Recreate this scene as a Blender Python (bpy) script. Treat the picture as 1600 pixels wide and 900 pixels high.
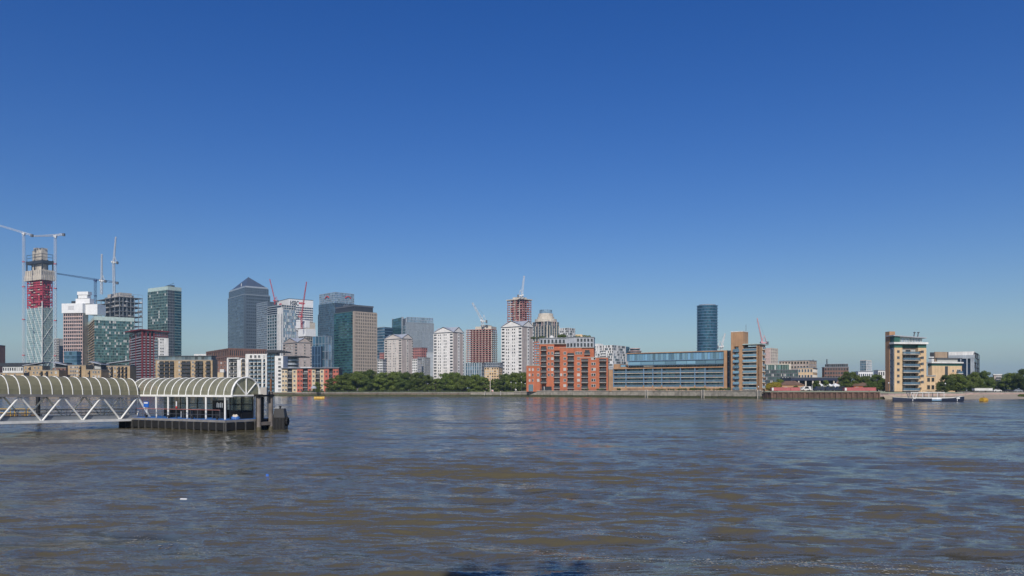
import bpy, math, random
import numpy as np
from mathutils import Vector, Matrix
R = math.radians
random.seed(7)
rng = np.random.default_rng(7)
scene = bpy.context.scene
for o in list(bpy.data.objects): bpy.data.objects.remove(o)
col = scene.collection

# ------------------------------------------------------------------ camera, sky, sun, exposure
F, HZ, CH = 1200.0, 607.0, 5.0          # focal length in photo pixels, horizon row, eye height above the water
cd = bpy.data.cameras.new('camera'); cam = bpy.data.objects.new('camera', cd); col.objects.link(cam)
cam.location = (0, 0, CH); cam.rotation_euler = (R(90), 0, 0)
cd.sensor_width = 36.0; cd.lens = F / 1600 * 36; cd.shift_y = (HZ - 450) / 1600
cd.clip_start = 0.5; cd.clip_end = 30000
scene.camera = cam
SAT = 1.31
SUN_EL, SUN_AZ = R(40), R(185)          # azimuth clockwise from +Y (the view axis)
w = bpy.data.worlds.new('World'); scene.world = w; w.use_nodes = True
nt = w.node_tree; nt.nodes.clear()
sky = nt.nodes.new('ShaderNodeTexSky'); sky.sky_type = 'NISHITA'; sky.sun_disc = False
sky.sun_elevation = SUN_EL; sky.sun_rotation = SUN_AZ
sky.altitude = 0; sky.air_density = 1.2; sky.dust_density = 0.7; sky.ozone_density = 6.0
bg = nt.nodes.new('ShaderNodeBackground'); bg.inputs[1].default_value = 0.088
wo = nt.nodes.new('ShaderNodeOutputWorld')
hs = nt.nodes.new('ShaderNodeHueSaturation'); hs.inputs['Saturation'].default_value = SAT; hs.inputs['Hue'].default_value = 0.52
nt.links.new(sky.outputs[0], hs.inputs['Color']); nt.links.new(hs.outputs[0], bg.inputs[0]); nt.links.new(bg.outputs[0], wo.inputs[0])
sl = bpy.data.lights.new('sun', 'SUN'); sl.energy = 4.1; sl.angle = R(0.53); sl.color = (1.0, 0.945, 0.86)
so = bpy.data.objects.new('sun', sl); col.objects.link(so)
sd = Vector((math.sin(SUN_AZ) * math.cos(SUN_EL), math.cos(SUN_AZ) * math.cos(SUN_EL), math.sin(SUN_EL)))
so.rotation_euler = sd.to_track_quat('Z', 'Y').to_euler(); so.location = sd * 300
scene.view_settings.view_transform = 'Standard'; scene.view_settings.look = 'None'
scene.view_settings.exposure = 0.0; scene.view_settings.gamma = 1.0
scene.view_settings.use_curve_mapping = False

def at(px, py, Y): return Vector(((px - 800) / F * Y, Y, CH - (py - HZ) / F * Y))
def zz(py, Y): return CH - (py - HZ) / F * Y
def xx(px, Y): return (px - 800) / F * Y

# ------------------------------------------------------------------ materials
MATS = {}
def newmat(name):
    m = bpy.data.materials.new(name); m.use_nodes = True; MATS[name] = m
    n = m.node_tree.nodes; n.clear()
    out = n.new('ShaderNodeOutputMaterial'); p = n.new('ShaderNodeBsdfPrincipled')
    m.node_tree.links.new(p.outputs[0], out.inputs[0])
    return m, n, m.node_tree.links, p, out
def solid(name, c, rough=0.75, metal=0.0, var=0.16, scale=0.35, streak=0.14, obj=0.0, bump=0.0):
    """weathered solid colour: blotches, rain streaks, optional tint per piece"""
    m, n, l, p, out = newmat(name)
    g = n.new('ShaderNodeNewGeometry')
    a = n.new('ShaderNodeTexNoise'); a.inputs['Scale'].default_value = scale; a.inputs['Detail'].default_value = 6
    l.new(g.outputs['Position'], a.inputs['Vector'])
    mp = n.new('ShaderNodeMapping'); mp.inputs['Scale'].default_value = (1.3, 1.3, 0.09)
    l.new(g.outputs['Position'], mp.inputs[0])
    b = n.new('ShaderNodeTexNoise'); b.inputs['Scale'].default_value = 1.0; b.inputs['Detail'].default_value = 4
    l.new(mp.outputs[0], b.inputs['Vector'])
    r1 = n.new('ShaderNodeMapRange'); r1.inputs[1].default_value = .25; r1.inputs[2].default_value = .75
    r1.inputs[3].default_value = 1 - var; r1.inputs[4].default_value = 1 + var; l.new(a.outputs[0], r1.inputs[0])
    r2 = n.new('ShaderNodeMapRange'); r2.inputs[1].default_value = .3; r2.inputs[2].default_value = .7
    r2.inputs[3].default_value = 1 - streak; r2.inputs[4].default_value = 1 + streak * .5; l.new(b.outputs[0], r2.inputs[0])
    mu = n.new('ShaderNodeMath'); mu.operation = 'MULTIPLY'; l.new(r1.outputs[0], mu.inputs[0]); l.new(r2.outputs[0], mu.inputs[1])
    last = mu
    if obj:
        oi = n.new('ShaderNodeObjectInfo'); ad = n.new('ShaderNodeMath'); ad.operation = 'ADD'
        l.new(oi.outputs['Random'], ad.inputs[0]); l.new(g.outputs['Random Per Island'], ad.inputs[1])
        fr = n.new('ShaderNodeMath'); fr.operation = 'FRACT'; l.new(ad.outputs[0], fr.inputs[0])
        r3 = n.new('ShaderNodeMapRange'); r3.inputs[3].default_value = 1 - obj; r3.inputs[4].default_value = 1 + obj
        l.new(fr.outputs[0], r3.inputs[0])
        m2 = n.new('ShaderNodeMath'); m2.operation = 'MULTIPLY'; l.new(mu.outputs[0], m2.inputs[0]); l.new(r3.outputs[0], m2.inputs[1]); last = m2
    v = n.new('ShaderNodeVectorMath'); v.operation = 'SCALE'; v.inputs[0].default_value = c
    l.new(last.outputs[0], v.inputs['Scale']); l.new(v.outputs[0], p.inputs['Base Color'])
    p.inputs['Roughness'].default_value = rough; p.inputs['Metallic'].default_value = metal
    if bump:
        bn = n.new('ShaderNodeBump'); bn.inputs['Strength'].default_value = bump; bn.inputs['Distance'].default_value = .05
        l.new(a.outputs[0], bn.inputs['Height']); l.new(bn.outputs[0], p.inputs['Normal'])
    return m
def glass(name, c, metal=0.55, rough=0.1, lo=0.45, hi=1.5, blind=0.0):
    """coated glazing, each pane its own tint; blind = share of panes with pale curtains behind"""
    m, n, l, p, out = newmat(name)
    g = n.new('ShaderNodeNewGeometry'); oi = n.new('ShaderNodeObjectInfo')
    ad = n.new('ShaderNodeMath'); ad.operation = 'ADD'
    l.new(oi.outputs['Random'], ad.inputs[0]); l.new(g.outputs['Random Per Island'], ad.inputs[1])
    fr = n.new('ShaderNodeMath'); fr.operation = 'FRACT'; l.new(ad.outputs[0], fr.inputs[0])
    r = n.new('ShaderNodeMapRange'); r.inputs[3].default_value = lo; r.inputs[4].default_value = hi
    l.new(fr.outputs[0], r.inputs[0])
    v = n.new('ShaderNodeVectorMath'); v.operation = 'SCALE'; v.inputs[0].default_value = c
    l.new(r.outputs[0], v.inputs['Scale'])
    p.inputs['Roughness'].default_value = rough; p.inputs['Metallic'].default_value = metal
    if blind:
        gt = n.new('ShaderNodeMath'); gt.operation = 'GREATER_THAN'; gt.inputs[1].default_value = 1 - blind
        l.new(fr.outputs[0], gt.inputs[0])
        mx = n.new('ShaderNodeMix'); mx.data_type = 'RGBA'; mx.inputs['B'].default_value = (.42, .42, .4, 1)
        l.new(gt.outputs[0], mx.inputs['Factor']); l.new(v.outputs[0], mx.inputs['A']); l.new(mx.outputs['Result'], p.inputs['Base Color'])
        k = n.new('ShaderNodeMath'); k.operation = 'MULTIPLY_ADD'; k.inputs[1].default_value = -metal; k.inputs[2].default_value = metal
        l.new(gt.outputs[0], k.inputs[0]); l.new(k.outputs[0], p.inputs['Metallic'])
    else:
        l.new(v.outputs[0], p.inputs['Base Color'])
    return m
# walls and trims
solid('white_paint', (.66, .65, .62)); solid('white_wrap', (.74, .74, .73), var=.08, streak=.06)
solid('tower_white', (.74, .71, .665)); solid('tower_cream', (.60, .54, .48)); solid('tower_taupe', (.43, .37, .335)); solid('beige_and_shade', (.40, .34, .30))  # the last beige serves beige flats and the painted shade of a gabled tower
solid('slate_grey', (.20, .22, .25)); solid('zinc', (.36, .38, .41), rough=.45)
solid('concrete', (.42, .39, .35), var=.22); solid('concrete_pale', (.56, .50, .41), var=.22); solid('concrete_dark', (.16, .155, .15))
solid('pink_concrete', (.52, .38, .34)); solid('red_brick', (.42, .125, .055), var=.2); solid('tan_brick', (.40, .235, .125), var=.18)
solid('yellow_brick', (.40, .29, .165), var=.2); solid('cream_render', (.56, .44, .28)); solid('coral_render', (.46, .13, .09))
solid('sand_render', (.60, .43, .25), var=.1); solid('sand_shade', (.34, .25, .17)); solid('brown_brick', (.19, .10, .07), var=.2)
solid('maroon', (.17, .025, .03)); solid('crimson', (.42, .045, .07), var=.2); solid('oxide_red', (.40, .17, .145), var=.22)
solid('green_panel', (.03, .11, .085), rough=.5); solid('pale_green', (.42, .52, .48), rough=.4); solid('steel_grey', (.24, .26, .28), rough=.5)
solid('dark_steel', (.035, .037, .042), rough=.55); solid('mid_steel', (.10, .105, .115), rough=.5); solid('black_paint', (.012, .012, .013), rough=.5)
solid('blue_steel', (.13, .22, .32), rough=.45); solid('navy', (.018, .026, .055), rough=.5); solid('pink_box', (.42, .12, .12), var=.1)
solid('granite', (.31, .29, .27)); solid('stone_grid', (.40, .33, .26)); solid('pyramid_steel', (.10, .125, .165), rough=.4, metal=.3); solid('crane_pink', (.58, .33, .35)); solid('fender_frame', (.07, .068, .065), var=.35, scale=2); solid('green_frame', (.17, .235, .22)); solid('steel_clad', (.125, .155, .18), rough=.38, metal=.35)
solid('silver_clad', (.42, .45, .47), rough=.35, metal=.3); solid('wet_wall', (.10, .085, .05), rough=.4)
solid('algae', (.055, .06, .022), rough=.55, var=.5, scale=1.2); solid('wall_brown', (.20, .145, .10), var=.35, scale=.8, obj=.15)
solid('wall_grey', (.27, .245, .20), var=.35, scale=.6, obj=.14); solid('coping', (.34, .31, .26), obj=.12); solid('rust', (.115, .062, .042), var=.4, scale=1.5, obj=.25)
solid('beach', (.34, .28, .20), var=.3, scale=.8); solid('earth', (.16, .15, .11), var=.3, scale=.05); solid('paving', (.28, .26, .23))
solid('crane_white', (.62, .62, .61), rough=.5); solid('crane_red', (.50, .06, .07), rough=.5); solid('crane_blue', (.02, .04, .12), rough=.5)
solid('crane_yellow', (.6, .36, .03), rough=.5); solid('buoy_yellow', (.55, .33, .03), rough=.5, var=.3, scale=1.5); solid('orange_rust', (.22, .10, .045), rough=.8, var=.4, scale=2)
solid('pier_white', (.80, .79, .74), rough=.45, var=.1, scale=1.5); solid('pier_grey', (.22, .21, .20), var=.3, scale=1.2); solid('pile_brown', (.17, .145, .125), var=.35, scale=1.2)
solid('deck_blue', (.03, .13, .38), rough=.6, var=.25, scale=1.5); solid('rubber', (.009, .009, .009), rough=.75, var=.3, scale=2)
solid('tyre', (.014, .014, .014), rough=.8); solid('sign_red', (.6, .03, .03), rough=.5); solid('sign_white', (.75, .75, .75), rough=.5); solid('grey_print', (.42, .42, .44))
solid('bright_blue', (.02, .12, .5), rough=.5); solid('bark', (.09, .07, .05), var=.3, scale=2); solid('timber', (.13, .085, .05), var=.35, scale=1.5)
solid('roof_brown', (.16, .095, .06), var=.25); solid('tent_white', (.72, .72, .7), var=.06)
solid('gold_bush', (.38, .30, .02), obj=.3)
solid('dirty_foam', (.34, .31, .25), rough=.9)
glass('glass_grey', (.15, .19, .225)); glass('glass_blue', (.10, .20, .28), lo=.5, hi=1.4); glass('glass_teal', (.04, .11, .13), lo=.35, hi=1.6)
glass('glass_green', (.08, .16, .155), lo=.3, hi=1.6, blind=.12); glass('glass_pale', (.40, .52, .53), lo=.75, hi=1.15)
glass('glass_dark', (.035, .042, .05), lo=.4, hi=1.8, metal=.3); glass('glass_navy', (.03, .06, .11), lo=.5, hi=1.4)
glass('glass_home', (.045, .055, .065), lo=.4, hi=1.8, metal=.3, blind=.3); glass('glass_light', (.30, .40, .48), lo=.6, hi=1.3)
glass('glass_sky', (.22, .38, .52), lo=.6, hi=1.35); glass('glass_cyl', (.045, .13, .19), lo=.6, hi=1.4, rough=.16)
# leaves
def leaf(name, c):
    m, n, l, p, out = newmat(name)
    g = n.new('ShaderNodeNewGeometry'); oi = n.new('ShaderNodeObjectInfo')
    r = n.new('ShaderNodeMapRange'); r.inputs[3].default_value = .55; r.inputs[4].default_value = 1.5; l.new(g.outputs['Random Per Island'], r.inputs[0])
    r2 = n.new('ShaderNodeMapRange'); r2.inputs[3].default_value = .78; r2.inputs[4].default_value = 1.25; l.new(oi.outputs['Random'], r2.inputs[0])
    mu = n.new('ShaderNodeMath'); mu.operation = 'MULTIPLY'; l.new(r.outputs[0], mu.inputs[0]); l.new(r2.outputs[0], mu.inputs[1])
    v = n.new('ShaderNodeVectorMath'); v.operation = 'SCALE'; v.inputs[0].default_value = c; l.new(mu.outputs[0], v.inputs['Scale'])
    l.new(v.outputs[0], p.inputs['Base Color']); p.inputs['Roughness'].default_value = .55
    t = n.new('ShaderNodeBsdfTranslucent'); l.new(v.outputs[0], t.inputs[0])
    mx = n.new('ShaderNodeMixShader'); mx.inputs[0].default_value = .48
    l.new(p.outputs[0], mx.inputs[1]); l.new(t.outputs[0], mx.inputs[2]); l.new(mx.outputs[0], out.inputs[0])
leaf('leaf_plane', (.155, .200, .032)); leaf('leaf_dark', (.120, .168, .028)); leaf('leaf_light', (.16, .205, .038)); leaf('leaf_gold', (.34, .28, .03))
# canopy sheet of the pier: weathered translucent plastic
def sheet(name, c, clear, trans):
    m, n, l, p, out = newmat(name)
    g = n.new('ShaderNodeNewGeometry'); a = n.new('ShaderNodeTexNoise'); a.inputs['Scale'].default_value = 1.1; a.inputs['Detail'].default_value = 5
    l.new(g.outputs['Position'], a.inputs['Vector'])
    r = n.new('ShaderNodeMapRange'); r.inputs[3].default_value = .75; r.inputs[4].default_value = 1.25; l.new(a.outputs[0], r.inputs[0])
    v = n.new('ShaderNodeVectorMath'); v.operation = 'SCALE'; v.inputs[0].default_value = c; l.new(r.outputs[0], v.inputs['Scale'])
    l.new(v.outputs[0], p.inputs['Base Color']); p.inputs['Roughness'].default_value = .35
    t = n.new('ShaderNodeBsdfTranslucent'); l.new(v.outputs[0], t.inputs[0]); k = n.new('ShaderNodeBsdfTransparent'); k.inputs[0].default_value = (.82, .84, .72, 1)
    m1 = n.new('ShaderNodeMixShader'); m1.inputs[0].default_value = trans; l.new(p.outputs[0], m1.inputs[1]); l.new(t.outputs[0], m1.inputs[2])
    m2 = n.new('ShaderNodeMixShader'); m2.inputs[0].default_value = clear; l.new(m1.outputs[0], m2.inputs[1]); l.new(k.outputs[0], m2.inputs[2]); l.new(m2.outputs[0], out.inputs[0])
sheet('canopy_sheet', (.33, .31, .20), .14, .35); sheet('canopy_sheet_light', (.40, .385, .27), .32, .4)
sheet('screen_glass', (.05, .07, .08), .55, .1); sheet('rail_glass', (.14, .25, .36), .45, .1)

# ------------------------------------------------------------------ mesh helpers
class MB:
    def __init__(s, mat='concrete'): s.v = []; s.f = []; s.mi = []; s.mats = [mat]; s.cur = 0
    def m(s, name):
        if name not in s.mats:
            if not s.f and len(s.mats) == 1: s.mats = [name]
            else: s.mats.append(name)
        s.cur = s.mats.index(name); return s
    def face(s, pts):
        n = len(s.v); s.v += [tuple(p) for p in pts]; s.f.append(tuple(range(n, n + len(pts)))); s.mi.append(s.cur)
    def hull8(s, p):        # 4 bottom, 4 top
        n = len(s.v); s.v += [tuple(q) for q in p]
        for f in ((3, 2, 1, 0), (4, 5, 6, 7), (0, 1, 5, 4), (1, 2, 6, 5), (2, 3, 7, 6), (3, 0, 4, 7)):
            s.f.append(tuple(n + i for i in f)); s.mi.append(s.cur)
    def box(s, x0, x1, y0, y1, z0, z1):
        if x1 < x0: x0, x1 = x1, x0
        if y1 < y0: y0, y1 = y1, y0
        if z1 < z0: z0, z1 = z1, z0
        s.hull8([(x0, y0, z0), (x1, y0, z0), (x1, y1, z0), (x0, y1, z0), (x0, y0, z1), (x1, y0, z1), (x1, y1, z1), (x0, y1, z1)])
        return s
    def prism(s, poly, z0, z1):
        n = len(s.v); k = len(poly)
        s.v += [(x, y, z0) for x, y in poly] + [(x, y, z1) for x, y in poly]
        s.f.append(tuple(range(n + k - 1, n - 1, -1))); s.mi.append(s.cur)
        s.f.append(tuple(range(n + k, n + 2 * k))); s.mi.append(s.cur)
        for i in range(k):
            j = (i + 1) % k; s.f.append((n + i, n + j, n + k + j, n + k + i)); s.mi.append(s.cur)
    def tube(s, p, q, r, n=5, r2=None):
        p = Vector(p); q = Vector(q); d = q - p
        if d.length < 1e-6: return s
        a = d.normalized().orthogonal().normalized(); b = d.normalized().cross(a); r2 = r if r2 is None else r2
        k = len(s.v)
        for c, rr in ((p, r), (q, r2)):
            for i in range(n):
                t = 2 * math.pi * (i + .5) / n; s.v.append(tuple(c + a * math.cos(t) * rr + b * math.sin(t) * rr))
        for i in range(n):
            j = (i + 1) % n; s.f.append((k + i, k + j, k + n + j, k + n + i)); s.mi.append(s.cur)
        s.f.append(tuple(range(k + n - 1, k - 1, -1))); s.mi.append(s.cur)
        s.f.append(tuple(range(k + n, k + 2 * n))); s.mi.append(s.cur)
        return s
    def path(s, pts, r, n=5):
        for a, b in zip(pts, pts[1:]): s.tube(a, b, r, n)
        return s
    def lattice(s, p, q, w, n, r, tri=False, w2=None):
        """square lattice boom: chords and zigzag bracing"""
        p = Vector(p); q = Vector(q); d = (q - p).normalized()
        a = d.cross(Vector((0, 1, 0)));
        a = (a if a.length > .1 else d.cross(Vector((1, 0, 0)))).normalized(); b = d.cross(a); w2 = w if w2 is None else w2
        cs = [(1, 1), (1, -1), (-1, -1), (-1, 1)]
        P = lambda t, c: p.lerp(q, t) + (a * c[0] + b * c[1]) * (w + (w2 - w) * t) * .5
        for c in cs: s.tube(P(0, c), P(1, c), r, 4)
        for i in range(n):
            for k in range(4):
                c0, c1 = cs[k], cs[(k + 1) % 4]
                if i % 2: c0, c1 = c1, c0
                s.tube(P(i / n, c0), P((i + 1) / n, c1), r * .7, 3)
        return s
    def build(s, name, parent=None, kind=None, smooth=False, loc=None):
        me = bpy.data.meshes.new(name); me.from_pydata(s.v, [], s.f)
        for k in s.mats: me.materials.append(MATS[k])
        if len(s.mats) > 1: me.polygons.foreach_set('material_index', s.mi)
        if smooth: me.polygons.foreach_set('use_smooth', [True] * len(me.polygons))
        me.update()
        return link(name, me, parent, kind, loc)
def link(name, me, parent=None, kind=None, loc=None, rz=0):
    o = bpy.data.objects.new(name, me); col.objects.link(o)
    if parent is not None: o.parent = parent
    if loc is not None: o.location = loc
    if rz: o.rotation_euler = (0, 0, rz)
    if kind: o['kind'] = kind
    return o
def empty(name, loc, label, cat, group=None, rz=0):
    o = bpy.data.objects.new(name, None); col.objects.link(o); o.location = loc; o.rotation_euler = (0, 0, rz)
    o.empty_display_size = 1; tag(o, label, cat, group); return o
def tag(o, label, cat, group=None):
    o['label'] = label; o['category'] = cat
    if group: o['group'] = group
    return o
def copy_tree(o, parent=None):
    c = o.copy(); col.objects.link(c); c.parent = parent
    for ch in list(o.children): copy_tree(ch, c)
    return c

CACHE = {}
def window_mesh(w, h, gm, fm, bars):
    k = ('w', round(w, 2), round(h, 2), gm, fm, bars)
    if k not in CACHE:
        mb = MB(gm); f = min(.12, w * .1)
        mb.face([(-w / 2, -.03, 0), (w / 2, -.03, 0), (w / 2, -.03, h), (-w / 2, -.03, h)])
        if fm:
            mb.m(fm)
            mb.box(-w / 2 - f, -w / 2, -.12, .05, -f, h + f); mb.box(w / 2, w / 2 + f, -.12, .05, -f, h + f)
            mb.box(-w / 2, w / 2, -.115, .05, h, h + f); mb.box(-w / 2, w / 2, -.17, .05, -f, 0)
            for i in range(bars):
                x = -w / 2 + w * (i + 1) / (bars + 1); mb.box(x - .05, x + .05, -.09, .02, 0, h)
        me = bpy.data.meshes.new('window'); me.from_pydata(mb.v, [], mb.f)
        for q in mb.mats: me.materials.append(MATS[q])
        me.polygons.foreach_set('material_index', mb.mi); CACHE[k] = me
    return CACHE[k]
def balcony_mesh(w, d, h, slab, rail, post):
    k = ('b', round(w, 2), round(d, 2), round(h, 2), slab, rail, post)
    if k not in CACHE:
        sb = MB(slab); sb.box(-w / 2, w / 2, -d, 0, -.28, 0); mb = MB(rail)
        mb.box(-w / 2 + .05, w / 2 - .05, -d + .04, -d + .10, .12, h)
        for s in (-1, 1): mb.box(s * (w / 2 - .05), s * (w / 2 - .11), -d + .1, 0, .12, h)
        mb.m(post); mb.box(-w / 2, w / 2, -d - .01, -d + .13, h, h + .09)
        n = max(2, int(w / 1.6) + 1)
        for i in range(n):
            x = -w / 2 + .08 + (w - .16) * i / (n - 1); mb.box(x - .05, x + .05, -d + .1, -d + .2, 0, h)
        CACHE[k] = []
        for nm, b_ in (('balcony', sb), ('balustrade', mb)):
            me = bpy.data.meshes.new(nm); me.from_pydata(b_.v, [], b_.f)
            for q in b_.mats: me.materials.append(MATS[q])
            me.polygons.foreach_set('material_index', b_.mi); CACHE[k].append(me)
    return CACHE[k]

class Bld:
    """a building seen on two faces: L runs from photo column xl to the corner xc, R from xc to xr"""
    def __init__(s, name, label, cat, xl, xc, xr, Y, th=20, base=3.0, depth=None, group=None):
        s.th = R(th); c, sn = math.cos(s.th), math.sin(s.th); s.Y = Y; s.base = base
        C = at(xc, HZ, Y); kl = (xl - 800) / F; kr = (xr - 800) / F
        if depth is None and xr - xc < 7: depth = 12.0 if xc > 600 else 8.0
        def dims(a):
            c_, s_ = math.cos(a), math.sin(a); return (C.x - kl * C.y) / (c_ + kl * s_), (kr * C.y - C.x) / (s_ - kr * c_)
        if depth is None:        # turn the plan just enough for both sides to have believable lengths
            best = None
            for t in np.arange(3, 87.1, .5):
                l_, r_ = dims(R(t))
                if l_ > 0 and r_ > 0 and .38 < l_ / r_ < 2.6 and (best is None or abs(t - th) < abs(best - th)): best = t
            s.th = R(best if best is not None else th); c, sn = math.cos(s.th), math.sin(s.th)
        s.L = (C.x - kl * C.y) / (c + kl * sn)
        s.R = depth if depth else dims(s.th)[1]
        if s.L < 0 or s.R < 0: print('BAD', label, s.L, s.R)
        s.O = Vector((C.x - s.L * c, C.y + s.L * sn)); s.C = C
        s.root = empty(name, (s.O.x, s.O.y, base), label, cat, group, -s.th); s.p = {}; s.nw = 0
    def u(s, px, face='L'):
        c, sn = math.cos(s.th), math.sin(s.th); k = (px - 800) / F
        if face == 'L': return (k * s.O.y - s.O.x) / (c + k * sn)
        return (k * s.C.y - s.C.x) / (sn - k * c)
    def z(s, py, px=None):
        Y = s.Y
        if px is not None: Y = s.O.y - s.u(px) * math.sin(s.th)
        return zz(py, Y) - s.base
    def part(s, name, mat, kind=None):
        if name not in s.p: s.p[name] = (MB(mat), kind)
        return s.p[name][0].m(mat)
    def fb(s, part, mat, face, u0, u1, z0, z1, o0=0, o1=.3, kind=None):
        mb = s.part(part, mat, kind) if kind else MB(mat)
        if face == 'L': mb.box(u0, u1, -o1, -o0, z0, z1)
        else: mb.box(s.L + o0, s.L + o1, u0, u1, z0, z1)
        if not kind: mb.build(part, s.root)
    def bx(s, part, mat, x0, x1, y0, y1, z0, z1, kind=None): s.part(part, mat, kind).box(x0, x1, y0, y1, z0, z1)
    def core(s, z0, z1, mat, ins=.3, x0=None, x1=None, y0=None, y1=None, part='wall'):
        s.bx(part, mat, (ins if x0 is None else x0), (s.L - ins if x1 is None else x1), (ins if y0 is None else y0), (s.R - ins if y1 is None else y1), z0, z1)
    def curtain(s, face, u0, u1, z0, z1, nu, nz, gl, fr=None, mw=.2, hw=.4, md=.2, out=0, tilt=.012, vert=True):
        g = s.part('glazing', gl, 'stuff'); du = (u1 - u0) / nu; dz = (z1 - z0) / nz; L = s.L
        for i in range(nu):
            for j in range(nz):
                a, b = u0 + du * i + .02, u0 + du * (i + 1) - .02; c, d = z0 + dz * j + .02, z0 + dz * (j + 1) - .02
                t = random.gauss(0, tilt) * du * .5; q = random.gauss(0, tilt) * dz * .5; o = out - .1
                P = [(a, o - t - q, c), (b, o + t - q, c), (b, o + t + q, d), (a, o - t + q, d)]
                g.face([(u, -k, z) for u, k, z in P] if face == 'L' else [(L + k, u, z) for u, k, z in P])
        if fr:
            if vert:
                for i in range(nu + 1): s.fb('mullions', fr, face, u0 + du * i - mw / 2, u0 + du * i + mw / 2, z0, z1, out - .25, out + md, 'stuff')
            for j in range(nz + 1): s.fb('spandrels', fr, face, u0, u1, z0 + dz * j - hw / 2, z0 + dz * j + hw / 2, out - .25, out + md * .8, 'stuff')
    def win(s, face, u, z, w, h, gm='glass_home', fm='white_paint', out=0, bars=1, name='window'):
        me = window_mesh(w, h, gm, fm, bars); s.nw += 1
        if face == 'L': return link(name, me, s.root, None, (u, -out, z))
        return link(name, me, s.root, None, (s.L + out, u, z), R(90))
    def balc(s, face, u, z, w, d=1.3, h=1.05, slab='concrete_pale', rail='rail_glass', post='mid_steel', out=0):
        me = balcony_mesh(w, d, h, slab, rail, post)
        if face == 'L': o = link('balcony', me[0], s.root, None, (u, -out, z))
        else: o = link('balcony', me[0], s.root, None, (s.L + out, u, z), R(90))
        link('balustrade', me[1], o); return o
    def done(s):
        for k, (mb, kind) in s.p.items():
            if mb.f: mb.build(k, s.root, kind)
        return s.root

# ------------------------------------------------------------------ river
NW = 90
wl = np.exp(rng.uniform(np.log(.55), np.log(9.5), NW)); wl.sort()
wdir = R(262) + rng.normal(0, .33, NW)                     # waves run towards the near bank, slightly across
wk = 2 * np.pi / wl; wph = rng.uniform(0, 2 * np.pi, NW)
wa = .0042 * wl / (1 + (wl / 6.0) ** 3)
def waves(x, y, sp):
    """height and choppy shift of the water; components finer than the local grid fade out"""
    h = np.zeros_like(x); dx = np.zeros_like(x); dy = np.zeros_like(x)
    gust = .75 + .35 * np.sin(x * .045 + 1.3 * np.sin(y * .021)) * np.sin(y * .033 + .6 + .7 * np.sin(x * .017))
    for k, d, p, a, l in zip(wk, wdir, wph, wa, wl):
        f = np.clip((l / sp - 2.0) / 2.0, 0, 1) * a * gust
        t = k * (x * math.cos(d) + y * math.sin(d)) + p
        h += f * np.sin(t); c = f * np.cos(t) * .6; dx += c * math.cos(d); dy += c * math.sin(d)
    return h, dx, dy
rr = [7.0]
while rr[-1] < 640:
    r = rr[-1]; rr.append(r + max(.07, min(r * r / 9000 * 1.1, .005 * r + .22)))
rr = np.array(rr)
ang = np.concatenate([np.linspace(-68, -39, 40, endpoint=False), np.linspace(-39, 39, 720), np.linspace(39, 68, 41)[1:]])
A = np.radians(ang); nr, na = len(rr), len(A)
gx = rr[:, None] * np.sin(A)[None]; gy = rr[:, None] * np.cos(A)[None]
sp = np.broadcast_to(np.maximum(np.gradient(rr)[:, None], rr[:, None] * np.gradient(A)[None] * 1.0), gx.shape)
h, dx, dy = waves(gx, gy, sp)
co = np.stack([gx + dx, gy + dy, h], -1).reshape(-1, 3)
i0 = (np.arange(nr - 1)[:, None] * na + np.arange(na - 1)[None]).reshape(-1)
quads = np.stack([i0, i0 + na, i0 + na + 1, i0 + 1], -1)
me = bpy.data.meshes.new('river'); me.vertices.add(len(co)); me.vertices.foreach_set('co', co.ravel())
me.loops.add(quads.size); me.loops.foreach_set('vertex_index', quads.ravel().astype(np.int32))
me.polygons.add(len(quads)); me.polygons.foreach_set('loop_start', np.arange(0, quads.size, 4, dtype=np.int32))
me.polygons.foreach_set('use_smooth', np.ones(len(quads), dtype=bool)); me.update(calc_edges=True); me.flip_normals()
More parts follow.
